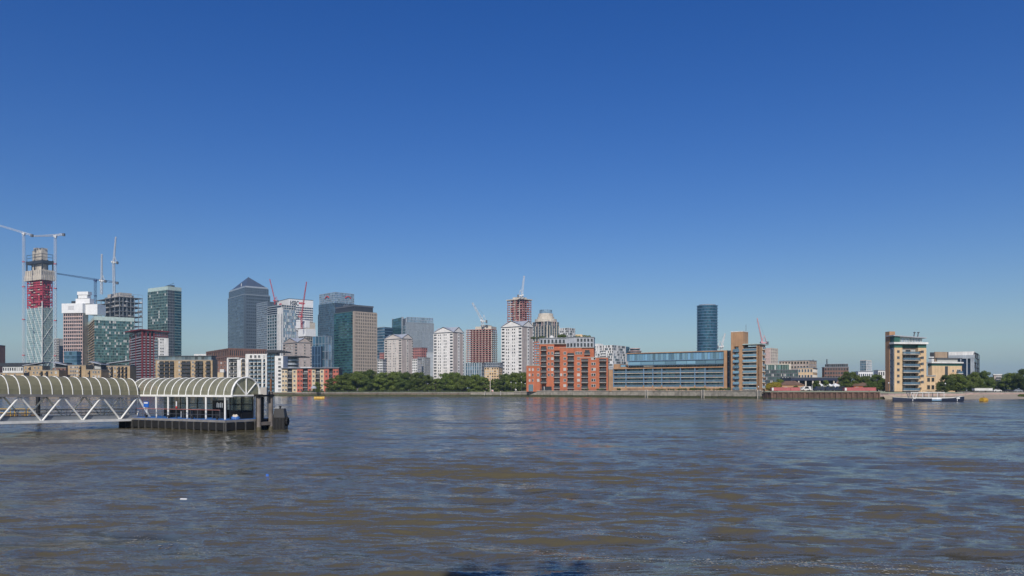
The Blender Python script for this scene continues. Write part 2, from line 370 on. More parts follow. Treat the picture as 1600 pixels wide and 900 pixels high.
def water_material():
    m, n, l, p, out = newmat('river_water')
    g = n.new('ShaderNodeNewGeometry')
    def noise(scale, det, sx=1, sy=1, dist=0):
        mp = n.new('ShaderNodeMapping'); mp.inputs['Scale'].default_value = (sx, sy, 1); mp.inputs['Rotation'].default_value = (0, 0, R(-9))
        l.new(g.outputs['Position'], mp.inputs[0])
        a = n.new('ShaderNodeTexNoise'); a.inputs['Scale'].default_value = scale; a.inputs['Detail'].default_value = det; a.inputs['Distortion'].default_value = dist
        l.new(mp.outputs[0], a.inputs['Vector']); return a
    lane = noise(.03, 3, .5, 1.6, 1.2); lr = n.new('ShaderNodeMapRange'); lr.inputs[1].default_value = .35; lr.inputs[2].default_value = .65; lr.inputs[3].default_value = .62; lr.inputs[4].default_value = 1.3; l.new(lane.outputs[0], lr.inputs[0])   # wind lanes
    def slope(nz, k, prev):
        v = n.new('ShaderNodeVectorMath'); v.operation = 'SUBTRACT'; v.inputs[1].default_value = (.5, .5, .5); l.new(nz.outputs['Color'], v.inputs[0])
        u = n.new('ShaderNodeVectorMath'); u.operation = 'MULTIPLY_ADD'; u.inputs[1].default_value = (k * .7, k, 0); q = n.new('ShaderNodeVectorMath'); q.operation = 'SCALE'; l.new(v.outputs[0], q.inputs[0]); l.new(lr.outputs[0], q.inputs['Scale']); l.new(q.outputs[0], u.inputs[0]); l.new(prev, u.inputs[2]); return u.outputs[0]
    # ripples finer than the mesh, as surface slopes
    t = slope(noise(.13, 4, .55, 1.0, .6), .85, g.outputs['Normal']); t = slope(noise(.6, 5, .55, 1.7, .5), .4, t); t = slope(noise(2.6, 5, .5, 1.8, .4), .95, t); t = slope(noise(11.0, 3, .9, 1.3, .3), .55, t)
    nm = n.new('ShaderNodeVectorMath'); nm.operation = 'NORMALIZE'; l.new(t, nm.inputs[0]); l.new(nm.outputs[0], p.inputs['Normal'])
    big = noise(.012, 4, 1, 2.2, 1.0)                         # silt clouds in the stream
    mx = n.new('ShaderNodeMix'); mx.data_type = 'RGBA'; mx.inputs['A'].default_value = (.100, .084, .042, 1); mx.inputs['B'].default_value = (.084, .074, .044, 1)
    l.new(big.outputs[0], mx.inputs['Factor']); l.new(mx.outputs['Result'], p.inputs['Base Color'])
    p.inputs['Roughness'].default_value = .12; p.inputs['IOR'].default_value = 1.333
    return m
me.materials.append(water_material())
river = link('river', me, None, 'structure')

# ------------------------------------------------------------------ far bank
BANK = [(-420, 566, 2.3), (440, 522, 2.3), (600, 500, 2.4), (735, 488, 2.4), (815, 475, 2.6), (823, 473, 3.6), (1000, 428, 3.8), (1190, 377, 3.9), (1205, 368, 3.9), (1375, 361, 3.9), (1390, 368, 3.6), (1505, 378, 3.2), (1600, 400, 3.2), (2000, 440, 3.2)]
def bank(px):
    for (a, Ya, za), (b, Yb, zb) in zip(BANK, BANK[1:]):
        if a <= px <= b:
            t = (px - a) / (b - a); return Ya + (Yb - Ya) * t, za + (zb - za) * t
mb = MB('earth'); n = len(BANK)
for Yk in (None, 900, 9000):
    for px, Y, z in BANK:
        yy = Y + 1.5 if Yk is None else Yk; mb.v.append((xx(px, Y + 1.5) * (yy / (Y + 1.5)), yy, z if Yk is None else 3.0))
for r_ in range(2):
    for i in range(n - 1): mb.f.append((r_ * n + i, r_ * n + i + 1, (r_ + 1) * n + i + 1, (r_ + 1) * n + i)); mb.mi.append(0)
mb.build('ground', None, 'structure')
def wall_run(name, label, px0, px1, top_px, step, mat, capmat, cap=.5, thick=1.2, pile=False, lip=.25, algae=1.1):
    """river wall made of panels with open joints, a coping on each, weed along the water line"""
    Y0, _ = bank(px0); root = empty(name, at(px0, HZ, Y0) * Vector((1, 1, 0)), label, 'river wall')
    ox, oy = root.location.x, root.location.y; px = px0
    while px < px1 - .01:
        q = min(px + step, px1); Ya, Yb = bank(px)[0], bank(q)[0]
        a = Vector((xx(px, Ya) - ox, Ya - oy)); b = Vector((xx(q, Yb) - ox, Yb - oy)); d = (b - a).normalized(); nrm = Vector((d.y, -d.x))
        tp = top_px(px); zt = zz(tp, Ya); g = .06
        off = (.35 if pile and int((px - px0) / step) % 2 else 0) + random.uniform(-.02, .02)
        def slab(mbk, z0, z1, o0, o1):
            p = [a + d * g + nrm * o1, b - d * g + nrm * o1, b - d * g - nrm * o0, a + d * g - nrm * o0]
            mbk.hull8([(v.x, v.y, z0) for v in p] + [(v.x, v.y, z1) for v in p])
        k = MB(mat); slab(k, algae * random.uniform(.85, 1.15), zt - cap, thick, off)
        k.m('algae'); slab(k, -1.2, algae * .84, thick, off + .03)
        k.m('wet_wall'); slab(k, algae * .84, algae * random.uniform(.99, 1.1), thick, off + .015)
        wp = k.build('sheet_pile' if pile else 'wall_panel', root)
        if cap:
            k = MB(capmat); slab(k, zt - cap + .01, zt, thick + .1, lip); k.build('coping_stone', wp)
        px = q
    return root
wall_run('river_wall', 'dark brown river wall seen below the pier canopy at far left', -300, 462, lambda p: 614.0, 11, 'wall_brown', 'timber', .4)
wall_run('river_wall', 'long brown brick river wall below the row of trees', 462, 735, lambda p: 613.3, 10.5, 'wall_brown', 'coping', .5, lip=.4)
wall_run('river_wall', 'stained grey river wall below the red and tan riverside flats', 735, 1191, lambda p: 612.4 - min(1, max(0, (p - 790) / 35)) * 2.2, 11.4, 'wall_grey', 'coping', .45)
wall_run('river_wall', 'rusty sheet pile wall below the pink containers', 1192, 1375, lambda p: 612.6, 4.2, 'rust', 'rust', .35, pile=True, lip=.45, algae=.5)
wall_run('river_wall', 'low pinkish brick wall in front of the sand coloured flats', 1376, 1508, lambda p: 614.0, 11, 'pink_concrete', 'coping', .4)
wall_run('river_wall', 'pale low wall behind the beach at far right', 1509, 1760, lambda p: 612.6, 12, 'pink_concrete', 'coping', .4)
# foreshore beach on the right
mb = MB('beach'); pts = []
st = list(range(1380, 1801, 15))
for row, (off, z) in enumerate(((0.2, 2.2), (-4, 1.7), (-12, .75), (-24, -.1), (-40, -.9))):
    for px in st:
        Y, _ = bank(px); s_ = 1 if px > 1500 else max(0, (px - 1380) / 120) * .8 + .1
        mb.v.append((xx(px, Y) + random.uniform(-.4, .4), Y + off * s_ + random.uniform(-.4, .4) * (row > 0), z * (1 if px > 1500 else .75) + random.uniform(-.06, .06)))
k = len(st)
for r_ in range(4):
    for i in range(k - 1): mb.f.append((r_ * k + i, (r_ + 1) * k + i, (r_ + 1) * k + i + 1, r_ * k + i + 1)); mb.mi.append(0)
mb.build('beach', None, 'structure', True)
# near bank the photographer stands on
mb = MB('paving'); mb.box(-90, 60, -60, 2.0, -1.4, 3.35); mb.build('promenade', None, 'structure')
# railing posts along the far promenade
def railing(label, px0, px1, step, zbase_px):
    Y0 = bank(px0)[0] + .6; root = empty('riverside_railing', (xx(px0, Y0), Y0, zz(zbase_px, Y0)), label, 'railing')
    a = None; top = MB('mid_steel'); px = px0
    while px <= px1:
        Y = bank(px)[0] + .6; p = Vector((xx(px, Y), Y, zz(zbase_px, Y))) - root.location
        k = MB('mid_steel'); k.tube((p.x, p.y, p.z - .1), (p.x, p.y, p.z + 1.1), .06, 4); k.build('post', root)
        if a is not None:
            for hh in (.4, .75, 1.1): top.tube(a + Vector((0, 0, hh)), p + Vector((0, 0, hh)), .04, 4)
        a = p; px += step
    top.build('rails', root)
railing('thin metal railing along the wall before the red brick flats', 826, 950, 8, 610.6)
railing('thin metal railing on the wall before the long blue balconied flats', 955, 1186, 9, 610.4)
railing('thin metal railing above the wall below the trees', 470, 730, 10, 613.4)

for lab, px in (('pale ladder frame on the grey wall, left of three', 1010), ('pale ladder frame on the grey wall below the blue flats', 1098), ('pale ladder frame on the grey wall below the stair tower', 1186)):
    Yw = bank(px)[0] - .75; r_ = empty('wall_ladder', (xx(px, Yw), Yw, -.5), lab, 'ladder', 'ladders on the far river wall'); hh = zz(609, Yw) + .5
    for x in (-.7, .7): k = MB('concrete_pale'); k.box(x - .1, x + .1, -.1, .1, 0, hh); k.build('rail', r_)
    for i in range(9): k = MB('steel_grey'); k.box(-.6, .6, -.06, .06, .8 + i * hh / 10, .88 + i * hh / 10); k.build('rung', r_)
for i, px in enumerate((505, 548, 590, 633, 676, 716)):
    Yw = bank(px)[0] - .7; r_ = empty('timber_fender', (xx(px, Yw), Yw, -.8), 'dark timber fender on the brown brick wall, %s from left' % 'first second third fourth fifth sixth'.split()[i], 'fender', 'fenders on the brown brick wall'); k = MB('timber'); k.box(-.22, .22, -.2, .2, 0, zz(614, Yw) + .8); k.build('post', r_); k = MB('algae'); k.box(-.24, .24, -.22, .2, 0, 1.7); k.build('weed', r_)

# ------------------------------------------------------------------ cranes
def hammer_crane(label, px, pbase, ptop, Y, jib, cj, m, band='crane_red', wmast=2.6, base=None):
    """flat-top tower crane; jib, cj are photo points of the two boom ends"""
    zb = zz(pbase, Y) if base is None else base; zt = zz(ptop, Y); X = xx(px, Y)
    root = empty('tower_crane', (X, Y, zb), label, 'crane'); h = zt - zb
    k = MB(m); k.lattice((0, 0, 0), (0, 0, h), wmast, max(8, int(h / wmast)), .2); k.build('mast', root)
    for f in (.22, .45, .66, .82):
        k = MB(band); k.box(-wmast * .62, wmast * .62, -wmast * .62, wmast * .62, h * f, h * f + 1.2); k.build('mast_collar', root)
    k = MB(m); k.box(-2, 2, -1.6, 1.6, h - .2, h + 2.2); k.build('slewing_ring', root)
    k = MB(m); k.box(1.0, 2.6, -3.2, -1.5, h - 2.2, h + .4); k.build('cab', root)
    J = Vector((xx(jib[0], Y) - X, 0, zz(jib[1], Y) - zb)); c = Vector((xx(cj[0], Y) - X, 0, zz(cj[1], Y) - zb)); top = Vector((0, 0, h + 2.2))
    k = MB(m); k.lattice(top, J, 2.2, max(8, int((J - top).length / 2.6)), .22, w2=1.4); k.build('jib', root)
    k = MB(m); k.lattice(top, c, 2.2, 5, .24); k.build('counter_jib', root)
    k = MB('mid_steel'); k.box(c.x - 1.6, c.x + 1.6, -1.5, 1.5, c.z - 2.6, c.z + 1.2); k.build('counterweight', root)
    return root
def luffing_crane(label, px, pbase, pivot, tip, Y, m, back=-1, wm=2.4, wj=1.9):
    zb = zz(pbase, Y); X = xx(px, Y); root = empty('luffing_crane', (X, Y, zb), label, 'crane')
    P = Vector((xx(pivot[0], Y) - X, 0, zz(pivot[1], Y) - zb)); T = Vector((xx(tip[0], Y) - X, 0, zz(tip[1], Y) - zb))
    k = MB(m); k.lattice((0, 0, -2), (P.x, 0, P.z), wm, max(4, int(P.z / wm) + 2), .3); k.build('mast', root)
    k = MB(m); k.box(P.x - 2, P.x + 2, -1.7, 1.7, P.z, P.z + 1.8); k.box(P.x + back * 6, P.x, -1.4, 1.4, P.z + .4, P.z + 1.5); k.build('slewing_platform', root)
    k = MB('mid_steel'); k.box(P.x + back * 6.4, P.x + back * 4.2, -1.5, 1.5, P.z - 1.5, P.z + 2.2); k.build('counterweight', root)
    k = MB(m); k.box(P.x - back * .6, P.x - back * 2.2, -2.8, -1.2, P.z + .4, P.z + 2.6); k.build('cab', root)
    A = Vector((P.x + back * 2.2, 0, P.z + 9)); k = MB(m)
    for s in (-1, 1): k.tube((P.x - back * .5, s, P.z + 1.6), A, .25, 4); k.tube((P.x + back * 4.5, s, P.z + 1.2), A, .22, 4)
    k.build('apex_frame', root)
    k = MB(m); k.lattice((P.x, 0, P.z + 1.6), T, wj, max(8, int((T - P).length / 2.4)), .24, w2=wj * .6); k.build('jib', root)
    k = MB('dark_steel'); k.tube(A, T, .07, 3); k.tube(T, T - Vector((0, 0, 6)), .06, 3); k.build('cable', root)
    return root

# ------------------------------------------------------------------ far towers, from left to right
def slab_frame(b, z0, z1, n, slabm, colm, nu_l, nu_r, inset=.4, th=.45):
    for j in range(n + 1):
        z = z0 + (z1 - z0) * j / n; mbk = MB(slabm); mbk.box(0, b.L, 0, b.R, z - th, z); mbk.build('floor_slab', b.root)
    c = .38
    for i in range(nu_l + 1):
        u = inset + (b.L - 2 * inset) * i / nu_l; b.bx('columns', colm, u - c, u + c, inset, inset + .8, z0, z1, 'stuff')
    for i in range(1, nu_r + 1):
        u = inset + (b.R - 2 * inset) * i / nu_r; b.bx('columns', colm, b.L - inset - .8, b.L - inset, u - c, u + c, z0, z1, 'stuff')

# far left edge sliver
b = Bld('brick_tower', 'dark brown tower cut off by the left edge of the picture', 'building', -26, -2, -1, 800, 12)
z1 = b.z(540); b.core(0, z1, 'brown_brick', 0); b.bx('parapet', 'dark_steel', -.1, b.L + .1, -.1, b.R + .1, z1, z1 + .6)
for j in range(11):
    for i in range(4): b.win('L', b.L * (i + .5) / 4, 2 + j * 3.1, 1.3, 1.5, 'glass_home', 'dark_steel')
b.done()
# diagrid tower under construction
Y = 1150
b = Bld('diagrid_tower', 'pale glass tower with white diagonals and crimson upper floors under construction', 'building', 42, 66, 82.5, Y, 38)
zg = b.z(480); zr = b.z(437); zc = b.z(421); zs = b.z(405); zt = b.z(384.5)
b.core(0, zg, 'glass_pale', .8)
b.curtain('L', 0, b.L, 0, zg, 9, 38, 'glass_pale', 'pale_green', .16, .5, .1); b.curtain('R', 0, b.R, 0, zg, 8, 38, 'glass_pale', 'pale_green', .16, .5, .1)
for face, W in (('L', b.L), ('R', b.R)):
    def q(u, z): return (u, -.45, z) if face == 'L' else (b.L + .45, u, z)
    if face == 'L':
        for i in range(-6, 5):
            u0 = W * i / 4; u1 = u0 + W * 1.55; t0 = max(0, -u0 / (u1 - u0)); t1 = min(1, (W - u0) / (u1 - u0))
            if t1 - t0 > .02: k = MB('white_paint'); k.tube(q(u0 + (u1 - u0) * t0, zg * (1 - t0)), q(u0 + (u1 - u0) * t1, zg * (1 - t1)), .3, 4); k.build('diagonal_brace', b.root)
    else:
        for i in range(5):
            for s in (0, 1):
                k = MB('white_paint'); k.tube(q(W * s, zg * i / 5), q(W * (1 - s), zg * (i + 1) / 5), .22, 4); k.build('diagonal_brace', b.root)
k = MB('white_paint'); k.tube((b.L + .3, -.3, 0), (b.L + .3, -.3, zg + 9), .75, 4); k.build('corner_column', b.root)
n = 11
b.core(zg, zr, 'concrete_dark', 3.2, part='lift_core')
slab_frame(b, zg, zr, n, 'crimson', 'crimson', 5, 4)
for j in range(n):
    z = zg + (zr - zg) * j / n
    for face, W, m_ in (('L', b.L, 7), ('R', b.R, 6)):
        for i in range(m_):
            if random.random() < .62: b.fb('edge_screens', 'crimson', face, W * i / m_ + .2, W * (i + 1) / m_ - .2, z, z + 1.7 + random.random() * 1.2, -.3, .12, 'stuff')
            elif random.random() < .5: b.fb('plant_covers', 'concrete_pale', face, W * i / m_ + .3, W * (i + .8) / m_, z, z + 1.3, -.5, .1, 'stuff')
mk = MB('concrete_pale'); e = 2.6
mk.box(-e, b.L + e, -e, b.R + e, zr, (zr + zc) / 2); mk.box(-e + .7, b.L + e - .7, -e + .7, b.R + e - .7, (zr + zc) / 2, zc); mk.build('climbing_formwork', b.root)
for i in range(9):
    b.fb('formwork_ribs', 'concrete', 'L', -e + (b.L + 2 * e) * i / 8 - .2, -e + (b.L + 2 * e) * i / 8 + .2, zr, zc - .2, e, e + .4, 'stuff')
    b.fb('formwork_ribs', 'concrete', 'R', -e + (b.R + 2 * e) * i / 8 - .2, -e + (b.R + 2 * e) * i / 8 + .2, zr, zc - .2, e, e + .4, 'stuff')
f = MB('dark_steel')
for (x, y) in ((0, 0), (b.L * .5, 0), (b.L, 0), (b.L, b.R * .5), (b.L, b.R), (0, b.R), (0, b.R * .5)):
    f.box(x - .7, x + .7, y - .7, y + .7, zc, zs)
f.box(-1, b.L + 1, -1, b.R + 1, zs - 5.5, zs - 1); f.build('steel_frame', b.root)
f = MB('dark_steel')
for (x, y) in ((0, 0), (b.L * .5, 0), (b.L, 0), (b.L, b.R)): f.tube((x, y, zs), (x, y, zs + 9), .35, 4)
f.path([(0, 0, zs + 8.6), (b.L, 0, zs + 8.6), (b.L, b.R, zs + 8.6)], .35, 4); f.path([(0, 0, zs + 4), (b.L, 0, zs + 4), (b.L, b.R, zs + 4)], .3, 4); f.build('hoist_frame', b.root)
mk = MB('concrete_pale'); mk.box(b.L * .24, b.L * .80, b.R * .2, b.R * .8, zc, zt - 4); mk.box(b.L * .3, b.L * .5, b.R * .2, b.R * .6, zt - 4, zt); mk.box(b.L * .56, b.L * .8, b.R * .25, b.R * .8, zt - 4, zt - 1)
mk.m('concrete'); [mk.box(b.L * .24 + i * 3.2, b.L * .24 + i * 3.2 + .5, b.R * .2 - .5, b.R * .2, zc, zt - 4) for i in range(6)]; mk.build('lift_core_top', b.root)
b.done()
hammer_crane('tall white tower crane left of the diagrid tower, jib leaving the picture', 37, 572, 366, 1140, (-22, 346), (50, 367.5), 'crane_white', base=3)
hammer_crane('white tower crane just right of the diagrid tower with short left jib', 86.5, 572, 370, 1142, (53, 369), (99.5, 366), 'crane_white', base=3)
hammer_crane('dark blue tower crane behind the white wrapped tower with long jib', 149, 486, 439, 1180, (89, 427.5), (183, 441.5), 'crane_blue', 'crane_blue', base=40)
# pink tower wrapped in white at its top
Y = 1080
b = Bld('wrapped_tower', 'pink grid concrete tower with white sheeting round its top', 'building', 99.5, 129, 138, Y, 24)
zt = b.z(489); b.core(0, zt, 'concrete_dark', .6); b.curtain('L', 0, b.L, 0, zt, 9, 22, 'glass_dark', 'pink_concrete', .7, 1.5, .5)
b.fb('side_wall', 'concrete', 'R', 0, b.R, 0, zt, -.5, .05); zw = b.z(474)
mk = MB('white_wrap'); mk.box(-1.8, b.L + 1.5, -1.8, b.R + 10, zt, zw); mk.box(b.L + 1.5, b.L + 20, 4, b.R + 10, zt - 2, zw - 1); mk.build('sheeting', b.root)
for i in range(5): b.bx('faint_lettering', 'grey_print', 8, 18, -1.83, -1.81, zt + 4.5 + i * 1.2, zt + 5.2 + i * 1.2)
mk = MB('white_wrap'); mk.box(b.L * .55, b.L * 1.3, 3, b.R, zw, zw + 7); mk.box(b.L * .66, b.L * 1.14, 4, b.R, zw + 7.6, zw + 12); mk.box(b.L * .62, b.L * 1.2, 3.4, b.R, zw + 12.5, zw + 17); mk.build('plant_tent', b.root)
mk = MB('dark_steel'); mk.box(b.L * .6, b.L * 1.1, 5, b.R, zw + 7, zw + 12.6); mk.box(b.L * .3, b.L * .5, 4, 9, zw, zw + 4); mk.build('plant_frame', b.root)
b.done()
b = Bld('glass_pavilion', 'low blue banded glass block in front of the pink grid tower', 'building', 100, 120, 127, 980, 25)
z1 = b.z(549); b.core(0, z1, 'navy', .4); b.curtain('L', 0, b.L, 0, z1, 5, 10, 'glass_blue', 'blue_steel', .1, .7, .25, vert=False); b.curtain('R', 0, b.R, 0, z1, 3, 10, 'glass_blue', 'blue_steel', .1, .7, .25, vert=False); b.done()
b = Bld('grey_block', 'narrow grey brown block between the diagrid tower and pink grid tower', 'building', 84, 92, 101, 1250, 35)
z1 = b.z(529); b.core(0, z1, 'concrete', .3); b.curtain('L', 0, b.L, 0, z1, 4, 22, 'glass_dark', 'concrete', .6, 1.2, .3); b.curtain('R', 0, b.R, 0, z1 - 12, 4, 18, 'glass_navy', 'dark_steel', .3, .8, .3); b.done()
# green glass slab
b = Bld('green_glass_block', 'green glass slab block with pale top band behind the red framed flats', 'building', 138, 147.5, 209, 1000, 65)
z1 = b.z(500); b.core(0, z1, 'green_panel', .5); b.curtain('R', 0, b.R, 0, z1, 22, 26, 'glass_green', 'green_frame', .12, .5, .2); b.curtain('L', 0, b.L, 0, z1, 7, 26, 'glass_green', 'yellow_brick', .3, .9, .9, vert=False)
mk = MB('pale_green'); mk.box(-.3, b.L + .3, -.3, b.R + .3, z1, b.z(494)); mk.build('parapet', b.root); b.done()
# unclad steel frame block
b = Bld('frame_block', 'dark bare floor slabs of an unclad block behind the green glass slab', 'building', 150, 186, 223, 1120, 40)
z0, z1 = b.z(530), b.z(463); b.core(0, z0, 'mid_steel', 1); b.core(z0, z1 + 4, 'concrete_dark', 9, part='lift_core'); slab_frame(b, z0, z1, 9, 'concrete_dark', 'steel_grey', 5, 6, th=.8)
for j in range(9):
    z = z0 + (z1 - z0) * j / 9
    for i in range(10):
        if random.random() < .5: b.fb('stacked_materials', random.choice(['concrete', 'mid_steel', 'concrete_dark']), 'L', b.L * i / 10, b.L * (i + .9) / 10, z, z + random.uniform(1, 3), -3, -1, 'stuff')
        if random.random() < .4: b.fb('stacked_materials', random.choice(['concrete', 'mid_steel', 'concrete_dark', 'white_wrap']), 'R', b.R * i / 10, b.R * (i + .9) / 10, z, z + random.uniform(1, 3), -3, -1, 'stuff')
b.core(z1, b.z(456.5), 'concrete', 0, x0=b.L * .45, x1=b.L * .98, y0=2, y1=b.R * .55, part='roof_core')
b.fb('blue_netting', 'bright_blue', 'R', b.R * .5, b.R * .98, z0 + 2, z0 + 10, .0, .25)
for i in range(6): b.fb('guard_rail_posts', 'steel_grey', 'R', b.R * i / 5 - .1, b.R * i / 5 + .1, z1, z1 + 5, -.3, -.1, 'stuff')
b.fb('guard_rail_posts', 'steel_grey', 'R', 0, b.R, z1 + 4.6, z1 + 5, -.3, -.1, 'stuff'); b.done()
luffing_crane('white luffing crane with raised jib on the dark slab block', 178.5, 458, (177.5, 411), (181, 370), 1118, 'crane_white', 1)
luffing_crane('white vertical crane boom left of the taller one on dark slabs', 158.5, 458, (158.8, 440), (159, 397), 1118, 'crane_white', 1)
# banded glass residential tower
b = Bld('glass_tower', 'isolated green glass tower with banded balconies and pale crown left of pyramid tower', 'building', 231, 262, 283.5, 1050, 34)
z1 = b.z(453); b.core(0, z1, 'dark_steel', .6); b.curtain('L', 0, b.L, 0, z1, 13, 36, 'glass_green', 'green_frame', .12, .7, .35); b.curtain('R', 0, b.R * .45, 0, z1, 4, 36, 'glass_dark', 'steel_grey', .15, .5, .2); b.curtain('R', b.R * .5, b.R, 0, z1, 4, 36, 'glass_teal', 'green_frame', .12, .9, 1.0, vert=False)
mk = MB('pale_green'); mk.box(0, b.L, 0, b.R, z1, b.z(447)); mk.build('crown', b.root); mk = MB('dark_steel'); mk.box(b.L * .7, b.L, b.R * .3, b.R * .5, b.z(447), b.z(447) + 2); mk.tube((b.L * .6, 4, b.z(447)), (b.L * 1.1, 6, b.z(447) + 4), .3, 4); mk.build('roof_plant', b.root); b.done()
# red framed flats with oversailing roof
b = Bld('red_frame_flats', 'maroon framed flats under a wide red oversailing roof', 'building', 203, 222, 262, 690, 58)
z1 = b.z(515); b.core(0, z1 - 1, 'dark_steel', 2.2)
zl = b.z(527)
b.curtain('L', .3, b.L - .3, 0, z1 - 1, 4, 23, 'glass_home', 'maroon', .3, .5, .3, out=-1.6)
for face, W, n_ in (('L', b.L, 2), ('R', b.R * .46, 3)):
    for i in range(n_ + 1): b.fb('red_columns', 'maroon', face, W * i / n_ - .55, W * i / n_ + .55, 0, z1 - 1, -.6, .25)
    for j in range(1, 21):
        z = j * (zl + 0) / 20; b.fb('red_beams', 'maroon', face, 0, W, z - .35, z, -2.0, .1)
        b.fb('balustrades', 'steel_grey', face, .6, W - .6, z, z + 1.0, -.25, -.1)
b.curtain('R', .3, b.R * .46, 0, z1 - 1, 6, 22, 'glass_home', 'dark_steel', .2, .3, .2, out=-1.8)
b.curtain('R', b.R * .46, b.R, zl, z1 - 1, 6, 4, 'glass_grey', 'maroon', .3, .5, .3, out=-.6)
mk = MB('maroon'); mk.hull8([(-3, -4, z1 + .6), (b.L + 2, -2, z1 - .4), (b.L + 2, b.R + 1, z1 - 1.5), (-2, b.R + 1, z1 - .4), (-3, -4, z1 + 1.5), (b.L + 2, -2, z1 + .5), (b.L + 2, b.R + 1, z1 - .6), (-2, b.R + 1, z1 + .5)]); mk.build('roof', b.root)
mk = MB('white_paint'); mk.box(2, b.L + 1.2, b.R * .62, b.R * 1.02, 0, zl); mk.build('white_wing', b.root)
for j in range(17):
    z = 1.5 + j * zl / 17.6
    b.balc('R', b.R * .53, z, b.R * .15, 1.4, 1.0, 'white_paint', 'rail_glass', 'steel_grey', 0)
    for q in (.72, .8): b.win('R', b.R * q, z + .8, 1.0, 1.3, 'glass_home', 'white_paint', 1.2, 0)
b.curtain('R', b.R * .46, b.R * .61, 0, zl, 2, 18, 'glass_grey', 'white_paint', .2, .3, .15)
b.done()
# pyramid topped tower
Y = 1500
b = Bld('pyramid_tower', 'tall steel clad office tower with pyramid roof', 'building', 355.5, 381.5, 421.5, Y, 52)
z1 = b.z(460); z2 = b.z(446); ap = b.z(426.5)
b.core(0, z1, 'mid_steel', .8)
b.curtain('L', 4, b.L, 0, z1, 12, 34, 'glass_grey', 'steel_clad', 1.6, 1.9, .25); b.curtain('R', 0, b.R, 0, z1, 13, 30, 'glass_dark', 'steel_clad', 1.9, 2.9, .35)
b.fb('corner_pier', 'steel_clad', 'R', .2, 4.4, 0, z1, .1, .7); b.fb('corner_pier', 'steel_clad', 'L', b.L - 3.0, b.L + .1, 0, z1, .1, .6)
i_ = 2.5
mk = MB('mid_steel'); mk.box(i_, b.L - i_, i_, b.R - i_, z1, z2 - 3); mk.build('upper_wall', b.root)
b.curtain('L', i_, b.L - i_, z1, z2 - 4, 15, 5, 'glass_grey', 'steel_clad', .9, 1.4, .25, out=-i_ + .4); b.curtain('R', i_, b.R - i_, z1, z2 - 4, 13, 4, 'glass_dark', 'steel_clad', 1.9, 2.2, .3, out=-i_ + .4)
mk = MB('silver_clad'); mk.box(i_ + .8, b.L - i_ - .8, i_ + .8, b.R - i_ - .8, z2 - 4, z2); mk.box(-.4, b.L + .4, -.4, b.R + .4, z1, z1 + .8); mk.build('cornice', b.root)
c_ = (b.L / 2, b.R / 2, ap); q4 = [(5, 5, z2), (b.L - 5, 5, z2), (b.L - 5, b.R - 5, z2), (5, b.R - 5, z2)]; mk = MB('pyramid_steel')
for i in range(4):
    a_, b_ = Vector(q4[i]), Vector(q4[(i + 1) % 4]); cc = Vector(c_)
    for j in range(9):
        t0, t1 = j / 9, (j + .93) / 9; mk.face([a_.lerp(cc, t0), b_.lerp(cc, t0), b_.lerp(cc, t1), a_.lerp(cc, t1)])
mk.m('mid_steel')
for i in range(4): mk.face([Vector(q4[i]) + Vector((.3, .3, -.3)) * 0 - Vector((0, 0, .4)), Vector(q4[(i + 1) % 4]) - Vector((0, 0, .4)), Vector(c_) - Vector((0, 0, .5))])
mk.build('pyramid_roof', b.root); mk = MB('white_paint'); mk.tube((b.L * .9, -2, z2 - 1), (b.L * .9, -2, z2 + 5), .7, 5); mk.build('steam_vent', b.root)
b.done()
b = Bld('grey_glass_slab', 'plain grey glass slab tower overlapping the right side of the pyramid tower', 'building', 401, 418, 433, 1420, 60)
z1 = b.z(471.5); b.core(0, z1, 'mid_steel', .6); b.curtain('L', 0, b.L, 0, z1, 10, 40, 'glass_grey', 'steel_grey', .4, 1.2, .15); b.curtain('R', 0, b.R, 0, z1, 10, 40, 'glass_grey', 'mid_steel', .4, 1.0, .15); b.done()
# bank tower with lettering
b = Bld('bank_tower', 'grey office tower with HSBC lettering and red logo on its pale top', 'building', 431, 451.5, 489, 1560, 52)
z1 = b.z(467); zb_ = b.z(478); b.core(0, z1, 'mid_steel', .6); b.curtain('L', 0, b.L, 0, zb_, 16, 36, 'glass_grey', 'mid_steel', .4, 1.4, .2); b.curtain('R', 0, b.R, 0, zb_, 14, 36, 'glass_navy', 'white_paint', .2, 2.0, .3)
mk = MB('white_wrap'); mk.box(-.3, b.L + .3, -.3, b.R + .3, zb_, z1); mk.m('dark_steel'); mk.box(-.5, b.L + .5, -.5, b.R + .5, z1, z1 + 1); mk.build('sign_band', b.root)
cu = bpy.data.curves.new('lettering', 'FONT'); cu.body = 'HSBC'; cu.size = 13.5; cu.extrude = .25; cu.offset = .25
tmp = bpy.data.objects.new('lettering', cu); col.objects.link(tmp); bpy.context.view_layer.update()
tm = bpy.data.meshes.new_from_object(tmp.evaluated_get(bpy.context.evaluated_depsgraph_get())); bpy.data.objects.remove(tmp)
tm.materials.clear(); tm.materials.append(MATS['black_paint'])
o = link('lettering', tm, b.root, None, (b.L + .5, b.u(453, 'R'), zb_ + 2.0)); o.rotation_euler = (R(90), 0, R(90)); o.scale = ((b.u(466.5, 'R') - b.u(453, 'R')) / max(v.co.x for v in tm.vertices), .95, 1)
